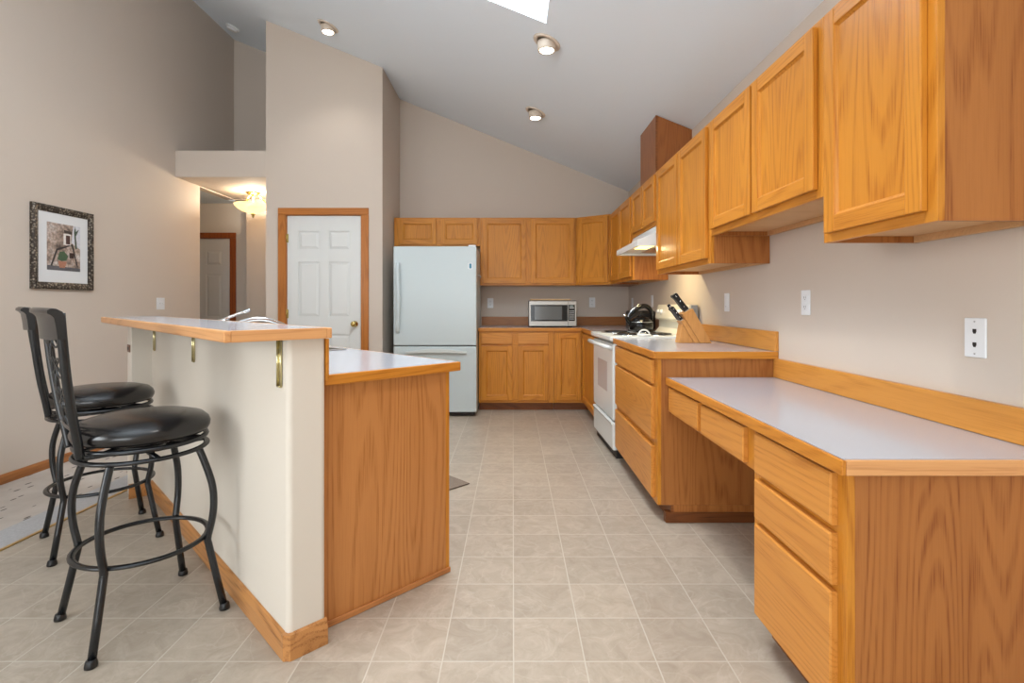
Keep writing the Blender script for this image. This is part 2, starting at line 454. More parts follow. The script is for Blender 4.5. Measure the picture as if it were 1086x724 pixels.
# pantry front wall with door opening
DX0, DX1, DT = -2.362, -1.563, 2.085
mb = MB()
slopewall(mb, PX0, DX0, PY, PY + .1); slopewall(mb, DX1, PX1, PY, PY + .1); slopewall(mb, DX0, DX1, PY, PY + .1, DT)
struct(mb, 'wall_pantry', WALL)
mb = MB(); mb.prism([(PX1 - .1, 0), (PX1, 0), (PX1, ceil_z(PX1) - .001), (PX1 - .1, ceil_z(PX1 - .1) - .001)], PY + .1, BY + .1, 'xz'); struct(mb, 'wall_pantry_side', WALL)
mb = MB(); mb.prism([(PX0, 0), (PX0 + .1, 0), (PX0 + .1, ceil_z(PX0 + .1) - .001), (PX0, ceil_z(PX0) - .001)], PY + .1, NY, 'xz'); struct(mb, 'wall_pantry_hall', WALL)
mb = MB(); mb.box(PX0 + .1, PX1 - .1, BY, BY + .1, 0, 3.55); struct(mb, 'wall_pantry_rear', WALL)
# plant shelf over the hall opening, niche wall, hall
mb = MB(); mb.box(LX + .001, PX0 - .001, PY, NY - .001, 2.47, 2.742); struct(mb, 'wall_plant_shelf', WALL)
mb = MB(); slopewall(mb, LX, PX0 + .1, NY, NY + .1, 2.4601); mb.box(-3.345, PX0 + .1, NY, NY + .1, 0, 2.46); struct(mb, 'wall_niche', WALL)
mb = MB(); mb.box(-5.0, LX - .101, 5.4, HY, 2.47, 2.55); mb.box(LX - .101, -3.4, NY + .1, HY, 2.47, 2.55)
struct(mb, 'ceiling_hall', CEIL)
mb = MB()
HDX0, HDX1, HDT = -4.45, -3.686, 2.025
mb.box(-5.0, HDX0, HY, HY + .1, 0, 2.55); mb.box(HDX1, -3.2, HY, HY + .1, 0, 2.55); mb.box(HDX0, HDX1, HY, HY + .1, HDT, 2.55)
struct(mb, 'wall_hall', WALL)
mb = MB(); mb.box(-5.1, -5.0, 5.3, HY + .1, 0, 2.55); mb.box(-5.0, LX - .1, 5.3, 5.4, 0, 2.55); struct(mb, 'wall_hall_left', WALL)
mb = MB(); mb.box(-3.40, -3.345, NY + .1, HY, 0, 2.469); struct(mb, 'wall_hall_right', WALL)

# baseboards
mb = MB(); mb.prism([(0, 0), (.014, 0), (.014, .05), (.006, .066), (0, .066)], RY, 5.745, 'xz')
o = struct(mb, 'baseboard_left', oak('oak_baseboard_y', 1, (172, 112, 62), (122, 74, 38), seed=20)); o.location = (LX + .0005, 0, -.0845)
o = struct(MB().box(DX1 + .075, PX1, PY - .013, PY - .0005, .0005, .08, .003), 'baseboard_pantry', BASEW)

# ------------------------------------------------------------------ half wall of the breakfast bar (45 degrees)
S2 = math.sqrt(.5)
def uv(u, v): return ((u - v) * S2, (u + v) * S2)
RZI = math.radians(135)            # island frame: local +x -> v (away), local -y -> u (kitchen side)
def isl(x, y): return (x, y)
# local island coordinates: X = v, Y = -u
U0, U1, V0, V1 = .655, .783, 1.678, 3.865
def rounded(poly_in, r, seg=5):
    out = []; n = len(poly_in)
    for i in range(n):
        p = Vector(poly_in[i]).to_2d(); a = Vector(poly_in[i - 1]).to_2d(); b = Vector(poly_in[(i + 1) % n]).to_2d()
        d1 = (a - p).normalized(); d2 = (b - p).normalized()
        c = p + (d1 + d2) * r
        s0 = p + d1 * r - c; s1 = p + d2 * r - c
        for k in range(seg + 1):
            t = k / seg
            q = (s0 * (1 - t) + s1 * t).normalized() * r
            out.append(tuple(c + q))
    return out
VP_ = 3.74
UP_ = .552
poly = [(V0, -U0), (VP_, -U0), (VP_, -UP_), (V1, -UP_), (V1, -U1), (V0, -U1)]
prof = []
rr = rounded([(V0, -U0), (V1, -U0), (V1, -U1), (V0, -U1)], .018)
mb = MB(); mb.prism(rr, 0.0, 1.0285, 'xy')
mb.prism(rounded([(VP_, -UP_), (V1, -UP_), (V1, -U0 - .005), (VP_, -U0 - .005)], .0049), 0.0, 1.0284, 'xy')
hw = struct(mb, 'wall_bar', plain('half_wall_paint', (220, 211, 198), 0.85, bump=0.15, bscale=160)); hw.rotation_euler = (0, 0, RZI)
# oak baseboard wrapping the half wall, with a chamfered corner block
def wrap(off):
    return (V0 - off, -U0 + off)
mb = MB()
bp = [(0, 0), (.013, 0), (.013, .055), (.007, .078), (0, .085)]
def bb_run(mb, p0, p1, nrm, prof):
    p0 = Vector(p0); p1 = Vector(p1); nrm = Vector(nrm)
    A = []; B = []
    for d, z in prof:
        A.append(mb.bm.verts.new((p0.x + nrm.x * d, p0.y + nrm.y * d, z)))
        B.append(mb.bm.verts.new((p1.x + nrm.x * d, p1.y + nrm.y * d, z)))
    n = len(prof); fs = [mb.bm.faces.new(A), mb.bm.faces.new(B)]
    for i in range(n): fs.append(mb.bm.faces.new([A[i], A[(i + 1) % n], B[(i + 1) % n], B[i]]))
    bmesh.ops.recalc_face_normals(mb.bm, faces=fs)
e = .0008
bb_run(mb, (V0 + .018, -U0 + e), (VP_ - .001, -U0 + e), (0, 1), bp)
bb_run(mb, (VP_ - e, -U0 + .0145), (VP_ - e, -UP_ + .013), (-1, 0), bp)
bb_run(mb, (V0 - e, -U0 - .018), (V0 - e, -U1 - .0005), (-1, 0), bp)
# chamfered corner block
cb = [(V0 + .018, -U0 + e), (V0 + .018, -U0 + e + .013), (V0 + .004, -U0 + e + .013), (V0 - e - .013, -U0 - .004), (V0 - e - .013, -U0 - .018), (V0 - e, -U0 - .018), (V0 + .0045, -U0 - .0045 + e)]
mb.prism(cb, 0.0, .083, 'xy')
o = struct(mb, 'baseboard_bar', BASEW); o.rotation_euler = (0, 0, RZI); o.location.z = .0006

# ------------------------------------------------------------------ cabinets
KIT = {}
def slab_front(mb, x0, x1, z0, z1, t=.02, y=0.0):
    """drawer front with a profiled (chamfered) edge"""
    mb.box(x0, x1, y - t * .8, y - .0006, z0, z1)
    c = .0055
    n0 = set(mb.bm.faces)
    a = [mb.bm.verts.new(p) for p in ((x0 + .001, y - t * .8, z0 + .001), (x1 - .001, y - t * .8, z0 + .001), (x1 - .001, y - t * .8, z1 - .001), (x0 + .001, y - t * .8, z1 - .001))]
    b = [mb.bm.verts.new(p) for p in ((x0 + c, y - t, z0 + c), (x1 - c, y - t, z0 + c), (x1 - c, y - t, z1 - c), (x0 + c, y - t, z1 - c))]
    mb.bm.faces.new(b)
    for i in range(4): mb.bm.faces.new([a[i], a[(i + 1) % 4], b[(i + 1) % 4], b[i]])
    new = [f for f in mb.bm.faces if f not in n0]
    bmesh.ops.recalc_face_normals(mb.bm, faces=new)
    for f in new: 
        f.material_index = mb.mi
        if f.normal.y > .5: f.normal_flip()

def add_drawer(root, x0, x1, z0, z1):
    mb = MB().use(SLAB); slab_front(mb, x0, x1, z0, z1)
    return mb.out('drawer', root)

def add_door(root, x0, x1, z0, z1, sw=.055, t=.02, off=(0, 0, 0), rz=0.0, name='door'):
    mb = MB(); b = .003; y1 = -.0006
    mb.use(OAKV); mb.box(x0, x0 + sw, -t, y1, z0, z1, b); mb.box(x1 - sw, x1, -t, y1, z0, z1, b)
    mb.use(OAKX); mb.box(x0 + sw - .001, x1 - sw + .001, -t + .0004, y1, z0 + .0004, z0 + sw, b); mb.box(x0 + sw - .001, x1 - sw + .001, -t + .0004, y1, z1 - sw, z1 - .0004, b)
    # inner stepped bead, mitred round the panel
    mb.use(OAKV)
    X0, X1, Z0, Z1 = x0 + sw - .002, x1 - sw + .002, z0 + sw - .002, z1 - sw + .002
    w_ = .011
    n0 = set(mb.bm.faces)
    O = [(X0, Z0), (X1, Z0), (X1, Z1), (X0, Z1)]; I = [(X0 + w_, Z0 + w_), (X1 - w_, Z0 + w_), (X1 - w_, Z1 - w_), (X0 + w_, Z1 - w_)]
    oo = [mb.bm.verts.new((p[0], -t + .0035, p[1])) for p in O]; ii = [mb.bm.verts.new((p[0], -t + .0125, p[1])) for p in I]
    for i in range(4):
        f = mb.bm.faces.new([oo[i], oo[(i + 1) % 4], ii[(i + 1) % 4], ii[i]])
    new = [f for f in mb.bm.faces if f not in n0]
    for f in new:
        f.normal_update(); f.material_index = mb.mi
        if f.normal.y > 0: f.normal_flip()
    d = mb.out(name, root); d.location = off; d.rotation_euler = (0, 0, rz)
    mb = MB().use(OAKV); mb.box(X0 + .002, X1 - .002, -t + .012, -.003, Z0 + .002, Z1 - .002)
    mb.out('panel', d)
    return d

def cabinet(name, label, group, loc, rz, W, Hh, D, z0, doors=(), drawers=(), kind='upper', cat='cabinet', endmat=None):
    """front frame at local y=0, body towards +y, local x from left to right"""
    t = thing(name, label, cat, (loc[0], loc[1], z0), rz, group)
    ft = .019
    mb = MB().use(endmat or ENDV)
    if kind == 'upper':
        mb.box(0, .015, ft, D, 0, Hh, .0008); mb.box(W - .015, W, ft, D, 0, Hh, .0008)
        mb.use(INNER); mb.box(.015, W - .015, ft, D - .006, .022, .036)
        mb.box(.015, W - .015, D - .022, D - .004, 0.0, .022)           # hanging rail seen from below
        mb.use(OAKX); mb.box(.015, W - .015, ft, D, Hh - .016, Hh); mb.box(.015, W - .015, D - .006, D, .03, Hh - .016)
    else:
        mb.box(0, .018, ft, D, 0, Hh, .0008); mb.box(W - .018, W, ft, D, 0, Hh, .0008)
        mb.use(INNER); mb.box(.018, W - .018, ft, D - .006, 0.002, .02)
        mb.use(OAKX); mb.box(.018, W - .018, D - .008, D, .0, Hh)
    mb.out('carcass', t)
    # face frame of stiles and rails
    mb = MB(); xs = [(d[0], d[1]) for d in doors] + [(d[0], d[1]) for d in drawers]
    zs = sorted(set([(d[2], d[3]) for d in doors] + [(d[2], d[3]) for d in drawers]))
    sw = .042
    mb.use(OAKV)
    cols = sorted(set(xs))
    swl = max(sw, cols[0][0] + .012); swr = max(sw, W - cols[-1][1] + .012)
    mb.box(0, swl, 0, ft, 0, Hh, .001); mb.box(W - swr, W, 0, ft, 0, Hh, .001)
    for a, b_ in zip(cols, cols[1:]):
        if b_[0] >= a[1] - .01:
            c = (a[1] + b_[0]) / 2; h = max(.02, (b_[0] - a[1]) / 2 + .012)
            mb.box(c - h, c + h, .0004, ft - .0004, .02, Hh - .02)
    mb.use(OAKX)
    mb.box(swl, W - swr, .0002, ft, 0, .045); mb.box(swl, W - swr, .0002, ft, Hh - .038, Hh)
    for za, zb in zip(zs, zs[1:]):
        if zb[0] >= za[1] - .01:
            mb.box(swl, W - swr, .0003, ft - .0003, za[1] - .012, zb[0] + .012)
    mb.out('face_frame', t)
    for d in doors: add_door(t, *d)
    for d in drawers: add_drawer(t, *d)
    return t

RR = -PI / 2    # facing the room from the right wall
UT = 2.13       # top of the wall cabinets
GU = 'oak wall cabinets'
UFX = 1.065; UD = WX - UFX - .002
def right_upper(label, yfar, ynear, z0, ndoor, ins=.03, gap=.018):
    W = yfar - ynear; Hh = UT - z0
    inn = [(ins, W - ins, ins, Hh - .02)] if ndoor == 1 else [(ins, W / 2 - gap / 2, ins, Hh - .02), (W / 2 + gap / 2, W - ins, ins, Hh - .02)]
    return cabinet('wall_cabinet', label, GU, (UFX, yfar), RR, W, Hh, UD, z0, doors=inn)
right_upper('tall two-door oak wall cabinet between the angled corner cabinet and the range hood', 5.576, 4.577, 1.365, 2)
right_upper('short two-door oak wall cabinet directly above the white range hood', 4.574, 3.787, 1.735, 2)
right_upper('tall two-door oak wall cabinet between the range hood and the shorter cabinet over the desk', 3.784, 2.767, 1.365, 2)
right_upper('two-door oak wall cabinet with raised bottom over the far half of the desk', 2.764, 1.763, 1.512, 2)
right_upper('single-door oak wall cabinet nearest the camera, hanging lower over the desk', 1.760, 1.289, 1.352, 1, .029)
# back wall uppers
FY = 5.82; BD = BY - FY - .002
cabinet('wall_cabinet', 'low wide two-door oak wall cabinet above the white refrigerator', GU, (-1.345, FY), 0, .972, UT - 1.81, BD, 1.81,
        doors=[(.055, .478, .018, UT - 1.81 - .02), (.532, .948, .018, UT - 1.81 - .02)])
cabinet('wall_cabinet', 'two-door oak wall cabinet above the microwave', GU, (-.371, FY), 0, 1.083, UT - 1.365, BD, 1.365,
        doors=[(.028, .517, .022, UT - 1.365 - .02), (.574, 1.062, .022, UT - 1.365 - .02)])
# diagonal corner upper
A = Vector((.714, FY)); B = Vector((UFX, 5.579)); dl = (B - A).length; ang = math.atan2(B.y - A.y, B.x - A.x)
t = thing('corner_wall_cabinet', 'angled single-door oak wall cabinet in the corner of the kitchen', 'cabinet', (A.x, A.y, 1.365), ang, GU)
def to_l(p):
    d = Vector(p) - A
    return (d.x * math.cos(ang) + d.y * math.sin(ang), -d.x * math.sin(ang) + d.y * math.cos(ang))
pl = [(0, .019), (dl, .019), to_l((WX - .002, 5.579)), to_l((WX - .002, BY - .002)), to_l((A.x, BY - .002))]
pl[0] = to_l((A.x, FY + .025)); pl[1] = to_l((UFX + .03, 5.579))
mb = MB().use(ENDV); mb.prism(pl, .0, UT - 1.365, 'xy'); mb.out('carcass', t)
mb = MB().use(OAKV); mb.box(.001, .04, 0, .017, 0, UT - 1.365, .001); mb.box(dl - .04, dl - .001, 0, .017, 0, UT - 1.365, .001)
mb.use(OAKX); mb.box(.04, dl - .04, .0002, .017, 0, .045); mb.box(.04, dl - .04, .0002, .017, UT - 1.365 - .038, UT - 1.365)
mb.out('face_frame', t)
add_door(t, .03, dl - .03, .022, UT - 1.365 - .02)

# wooden vent chase standing on the wall cabinets
cx0, cx1, cy0, cy1 = 1.105, WX - .002, 3.97, 4.45
t = thing('vent_chase', 'tall boxed oak vent chase rising from the cabinets to the ceiling', 'vent chase', (cx0, cy0, UT + .0008))
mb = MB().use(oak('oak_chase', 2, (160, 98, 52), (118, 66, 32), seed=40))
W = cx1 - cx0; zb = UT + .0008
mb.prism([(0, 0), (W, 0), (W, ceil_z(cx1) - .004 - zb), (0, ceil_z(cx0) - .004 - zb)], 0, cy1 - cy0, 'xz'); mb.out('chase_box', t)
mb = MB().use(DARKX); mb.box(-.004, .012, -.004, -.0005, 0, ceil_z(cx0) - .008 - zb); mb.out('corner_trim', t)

# base cabinets
CTU, CT = .860, .898      # underside and top of the worktops
GB = 'oak base cabinets'
BFY = 5.53
t = cabinet('base_cabinet', 'oak base cabinet with two drawers over two doors below the microwave', GB, (-.367, BFY), 0, .806, CTU - .09 - .001, BY - BFY - .002, .09,
        doors=[(.028, .360, .028, .615), (.424, .750, .028, .615)], drawers=[(.028, .360, .632, .757), (.424, .750, .632, .757)], kind='base')
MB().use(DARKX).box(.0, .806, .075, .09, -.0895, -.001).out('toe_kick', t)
# L-shaped corner unit
t = thing('corner_base_cabinet', 'L-shaped oak corner base cabinet with one door facing the room and one facing the island', 'cabinet', (.76, BFY, .09), 0, GB)
hh = CTU - .09 - .001
Lp = [(-.318, .019), (.0, .019), (.019, .0), (.019, -.952), (.62, -.952), (.62, .615), (-.318, .615)]
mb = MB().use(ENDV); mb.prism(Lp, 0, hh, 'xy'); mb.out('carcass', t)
mb = MB().use(OAKV); mb.box(-.318, -.28, 0, .018, 0, hh); mb.box(-.045, 0, 0, .018, 0, hh); mb.box(0.0, .018, -.045, 0, 0, hh); mb.box(0, .018, -.952, -.91, 0, hh)
mb.use(OAKX); mb.box(-.28, -.045, .0002, .018, 0, .045); mb.box(-.28, -.045, .0002, .018, hh - .03, hh)
mb.use(OAKY); mb.box(.0002, .018, -.91, -.045, 0, .045); mb.box(.0002, .018, -.91, -.045, hh - .03, hh)
mb.out('face_frame', t)
add_door(t, -.298, -.028, .03, .752)
add_door(t, 0, .86, .03, .752, off=(0, -.03, 0), rz=RR)
mb = MB().use(DARKX); mb.box(-.318, .075, .075, .09, -.0895, -.001); mb.use(OAKY); mb.box(.075, .09, -.952, .075, -.0895, -.001); mb.out('toe_kick', t)
# drawer base by the stove
DYF, DYN, DFX = 3.765, 2.700, .760
W = DYF - DYN
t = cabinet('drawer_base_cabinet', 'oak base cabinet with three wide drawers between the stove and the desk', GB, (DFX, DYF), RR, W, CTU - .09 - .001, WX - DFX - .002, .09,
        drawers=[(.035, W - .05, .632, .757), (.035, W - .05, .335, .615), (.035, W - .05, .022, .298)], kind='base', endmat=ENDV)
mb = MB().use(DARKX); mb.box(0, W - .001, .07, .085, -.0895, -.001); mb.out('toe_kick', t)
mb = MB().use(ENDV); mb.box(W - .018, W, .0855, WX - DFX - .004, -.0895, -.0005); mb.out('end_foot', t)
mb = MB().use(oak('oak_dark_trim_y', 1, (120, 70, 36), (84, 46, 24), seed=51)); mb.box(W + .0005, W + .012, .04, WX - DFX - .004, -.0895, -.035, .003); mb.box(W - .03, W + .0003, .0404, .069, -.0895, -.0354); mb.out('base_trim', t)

# ---- desk
KX, KYN, KYM, KYF = .830, 1.275, 1.765, 2.694
DTU, DTOP = .724, .762
W = KYM - KYN
t = cabinet('desk_drawer_cabinet', 'oak desk cabinet with three drawers at the near end of the desk', GB, (KX, KYM), RR, W, DTU - .09 - .001, WX - KX - .002, .09,
        drawers=[(.035, W - .037, .488, .622), (.035, W - .037, .336, .468), (.035, W - .037, .014, .318)], kind='base')
mb = MB().use(DARKX); mb.box(0, W - .02, .06, .075, -.0895, -.001); mb.out('toe_kick', t)
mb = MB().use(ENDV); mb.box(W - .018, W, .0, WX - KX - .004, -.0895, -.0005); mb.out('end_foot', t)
W = KYF - KYM - .002
t = cabinet('desk_drawer_apron', 'shallow oak apron with two small drawers over the desk knee space', GB, (KX, KYF - .001), RR, W, DTU - .572 - .001, WX - KX - .002, .572,
        drawers=[(.012, .432, .014, .138), (.470, .880, .014, .138)], kind='base')

def worktop(name, label, cat, poly, z0, z1, group=None, loc=(0, 0, 0), rz=0, hole=None):
    """laminate slab with parts added by the caller; poly in local xy"""
    t = thing(name, label, cat, (loc[0], loc[1], loc[2]), rz, group)
    mb = MB().use(LAM)
    if hole is None: mb.prism(poly, z0, z1, 'xy')
    else:
        x0, x1, y0, y1 = poly; a, b_, c, d = hole
        mb.box(x0, a, y0, y1, z0, z1); mb.box(b_, x1, y0, y1, z0, z1); mb.box(a, b_, y0, c, z0, z1); mb.box(a, b_, d, y1, z0, z1)
    mb.out('laminate_top', t)
    return t
g = .0012
# desk worktop (local = world, origin at its near left corner)
t = worktop('desk_worktop', 'white laminate desk top with oak edge and long oak backsplash', 'worktop',
            [(.012, .012), (WX - .80 - .001, .012), (WX - .80 - .001, 2.696 - 1.25), (.012, 2.696 - 1.25)], 0, DTOP - DTU, loc=(.80, 1.25, DTU))
mb = MB().use(OAKY); mb.box(0, .0118, 0, 2.696 - 1.25, 0, DTOP - DTU - .0006, .003); mb.use(BARX); mb.box(.0119, WX - .80 - .001, 0, .0118, 0, DTOP - DTU - .0006, .003)
mb.out('edge_band', t)
mb = MB().use(oak('oak_backsplash_y', 1, (212, 146, 68), (178, 112, 44), seed=61, fig=.6)); mb.box(WX - .80 - .02, WX - .80 - .001, .0, 2.696 - 1.25, DTOP - DTU + g, DTOP - DTU + .1, .002); mb.out('backsplash', t)
BSY = mb.mats[0]
# near kitchen worktop
X0, Y0, Y1 = .733, 2.676, 3.768
t = worktop('kitchen_worktop', 'white laminate worktop with oak edge carrying the knife block', 'worktop',
            [(.012, .012), (WX - X0 - .001, .012), (WX - X0 - .001, Y1 - Y0), (.012, Y1 - Y0)], 0, CT - CTU, loc=(X0, Y0, CTU))
mb = MB().use(OAKY); mb.box(0, .0118, 0, Y1 - Y0, 0, CT - CTU - .0006, .003); mb.use(OAKX); mb.box(.0119, WX - X0 - .001, 0, .0118, 0, CT - CTU - .0006, .003)
mb.out('edge_band', t)
mb = MB().use(BSY); mb.box(WX - X0 - .02, WX - X0 - .001, .0, Y1 - Y0, CT - CTU + g, CT - CTU + .105, .002); mb.out('backsplash', t)
# L-shaped back worktop
X0, Y0 = -.372, 5.505
lx, ly = WX - X0 - .001, BY - Y0 - .001
xi, yi = .735 - X0, 4.572 - Y0
t = worktop('corner_worktop', 'L-shaped laminate worktop with oak edge in the back corner under the microwave', 'worktop',
            [(0, .012), (xi + .012, .012), (xi + .012, yi), (lx, yi), (lx, ly), (0, ly)], 0, CT - CTU, loc=(X0, Y0, CTU))
mb = MB().use(OAKX); mb.box(0, xi, 0, .0118, 0, CT - CTU - .0006, .003); mb.use(OAKY); mb.box(xi, xi + .0118, yi, .0118, 0, CT - CTU - .0006, .003); mb.out('edge_band', t)
DKS = oak('oak_back_splash_dark', 0, (164, 108, 62), (132, 82, 44), seed=63, fig=.5)
mb = MB().use(DKS); mb.box(0, lx - .02, ly - .018, ly - .0005, CT - CTU + g, CT - CTU + .105, .002); mb.box(lx - .019, lx - .0005, yi, ly - .0005, CT - CTU + g, CT - CTU + .105, .002); mb.out('backsplash', t)

# ---- island
IV0, IV1 = 1.752, 3.86
t = thing('island_cabinet', 'oak island cabinet with plain end panel behind the breakfast bar', 'cabinet', (*uv(1.366, IV0), 0), RZI, GB)
# local: x along v, y from front (u=1.366) back to the half wall (u=.785)
ID = 1.366 - .7855; IW = IV1 - IV0
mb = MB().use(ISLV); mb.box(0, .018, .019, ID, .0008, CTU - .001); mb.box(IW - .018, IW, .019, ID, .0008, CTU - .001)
mb.use(INNER); mb.box(.018, IW - .018, .02, ID, .09, .11); mb.use(OAKX); mb.box(.018, IW - .018, ID - .01, ID, .09, CTU - .001); mb.out('carcass', t)
mb = MB().use(OAKV)
for x0 in (0, .56, 1.12, 1.72, IW - .042): mb.box(x0, x0 + .042, 0, .0185, .0008 if x0 == 0 else .09, CTU - .001, .001)
mb.use(OAKX); mb.box(.042, IW - .042, .0003, .0185, .09, .135); mb.box(.042, IW - .042, .0003, .0185, CTU - .04, CTU - .001); mb.box(.042, IW - .042, .0004, .0183, .685, .735); mb.out('face_frame', t)
for x0, x1 in ((.03, .575), (.587, 1.135), (1.147, 1.735), (1.747, IW - .03)):
    add_door(t, x0, x1, .115, .70); add_drawer(t, x0, x1, .72, .842)
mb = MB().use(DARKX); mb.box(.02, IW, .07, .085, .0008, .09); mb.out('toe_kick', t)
mb = MB().use(BASEW); mb.use(oak('oak_shoe', 1, (196, 132, 78), (150, 92, 50), seed=71)); mb.box(-.010, -.0006, .0, ID - .002, .0008, .022, .003); mb.out('shoe_moulding', t)
# island worktop: local x = v - 1.718 , y = 1.398 - u
WV0, WU1 = 1.716, 1.400
lw, ld = 3.88 - WV0, WU1 - .7965
SV0, SV1, SU0, SU1 = 2.62, 3.42, .885, 1.325
t = worktop('island_worktop', 'white laminate island worktop with oak edge lower than the bar', 'worktop',
            (.012, lw, .012, ld), 0, CT - CTU, loc=(*uv(WU1, WV0), CTU), rz=RZI, hole=(SV0 - WV0, SV1 - WV0, WU1 - SU1, WU1 - SU0))
mb = MB().use(OAKX); mb.box(.0119, lw, 0, .0118, 0, CT - CTU - .0006, .003); mb.use(OAKY); mb.box(0, .0118, 0, ld, 0, CT - CTU - .0006, .003); mb.out('edge_band', t)
mb = MB().use(OAKX); mb.box(V0 - WV0 + .004, lw, ld + .0008, ld + .0125, CT - CTU - .012, 1.026 - CTU, .001); mb.out('backsplash', t)
# sink
t = thing('kitchen_sink', 'stainless steel double sink set into the island worktop', 'sink', (*uv(SU1, SV0), CT), RZI)
sw_, sd_ = SV1 - SV0, SU1 - SU0
mb = MB().use(STEEL)
for a, b_, c, d in ((-.012, sw_ + .012, -.012, .014), (-.012, sw_ + .012, sd_ - .03, sd_ + .012), (-.012, .014, .014, sd_ - .03), (sw_ - .014, sw_ + .012, .014, sd_ - .03), (sw_ / 2 - .015, sw_ / 2 + .015, .014, sd_ - .03)):
    mb.box(a, b_, c, d, .0006, .006, .0015)
mb.out('rim', t)
for a, b_ in ((.014, sw_ / 2 - .015), (sw_ / 2 + .015, sw_ - .014)):
    mb = MB().use(STEEL); c, d = .014, sd_ - .03; h = -.16
    mb.box(a, a + .003, c, d, h, .0005); mb.box(b_ - .003, b_, c, d, h, .0005); mb.box(a, b_, c, c + .003, h, .0005); mb.box(a, b_, d - .003, d, h, .0005); mb.box(a, b_, c, d, h - .003, h)
    mb.lathe([(.04, h + .0005), (.04, h + .003), (.02, h + .001)], 20, ((a + b_) / 2, (c + d) / 2, 0))
    mb.out('basin', t)
# faucet
fu, fv = .838, 3.02
t = thing('faucet', 'chrome single-lever kitchen faucet behind the breakfast bar', 'faucet', (*uv(fu, fv), CT + .0005), RZI)
mb = MB().use(CHROME); mb.box(-.11, .11, -.026, .026, 0, .008, .004); mb.out('base_plate', t)
mb = MB().use(CHROME); mb.lathe([(.027, .0085), (.027, .04), (.023, .05), (.022, .115), (.026, .125), (.027, .145), (.02, .165), (0, .172)], 24); mb.out('body', t)
pts = [(0, -.02, .10)]
for k in range(13):
    a = k / 12; pts.append((0.0, -.02 - .32 * a, .10 + .066 * math.sin(PI * (a * .85 + .08))))
pts.append((0, -.345, .10)); pts.append((0, -.346, .08))
mb = MB().use(CHROME); mb.tube(pts, [.012] * (len(pts) - 2) + [.011, .011], 12); mb.out('spout', t)
mb = MB().use(CHROME); mb.tube([(0, 0, .160), (-.03, -.025, .178), (-.075, -.065, .20), (-.115, -.10, .216)], [.011, .008, .0065, .0085], 10); mb.out('lever', t)

# ---- bar top and brackets
BU0, BU1, BV0, BV1 = .462, .792, 1.650, 4.20
BZ0, BZ1 = 1.0295, 1.065
t = thing('breakfast_bar', 'raised breakfast bar top of white laminate with thick oak edge', 'bar top', (*uv(BU1, BV0), BZ0), RZI)
lw, ld = BV1 - BV0, BU1 - BU0
e_ = .02
mb = MB().use(LAM); mb.box(e_ + .0002, lw - e_ - .0002, e_ + .0002, ld - e_ - .0002, 0, BZ1 - BZ0); mb.out('laminate_top', t)
mb = MB().use(BARX); mb.box(0, lw, 0, e_, 0, BZ1 - BZ0 - .0004, .004); mb.box(0, lw, ld - e_, ld, 0, BZ1 - BZ0 - .0004, .004)
mb.use(oak('oak_bar_end', 1, (222, 164, 108), (186, 122, 70), seed=23, fig=.8)); mb.box(0.0004, e_, e_, ld - e_, 0.0002, BZ1 - BZ0 - .0006, .0006); mb.box(lw - e_, lw - .0004, e_, ld - e_, .0002, BZ1 - BZ0 - .0006, .0006); mb.out('edge_band', t)
for vb, ub, lab in ((1.735, U0, 'brass L bracket under the bar top at the near end of the half wall'),
                    (2.79, U0, 'brass L bracket under the middle of the bar top'),
                    (3.655, U0, 'brass L bracket under the bar top farthest from the camera')):
    r = thing('shelf_bracket', lab, 'bracket', (*uv(ub - .001, vb), BZ0 - .001), RZI, 'brass bar brackets')
    # local x along wall, +y out from wall (towards -u)
    hb, lb, wb = .155, .14, .034
    for nm, P in (('wall_plate', lambda q, s_: (q, s_, None)),):
        mb = MB().use(BRASSP); mb.box(-wb / 2 + .003, wb / 2 - .003, 0, .003, -hb, 0)
        for sx in (-1, 1): mb.tube([(sx * (wb / 2 - .003), .0042, -.002), (sx * (wb / 2 - .003), .0042, -hb)], .0042, 8)
        mb.tube([(-(wb / 2 - .003), .0042, -hb), (wb / 2 - .003, .0042, -hb)], .0042, 8); mb.out('wall_arm', r)
        mb = MB().use(BRASSP); mb.box(-wb / 2 + .003, wb / 2 - .003, .009, lb, -.0022, 0)
        mb.out('top_arm', r)

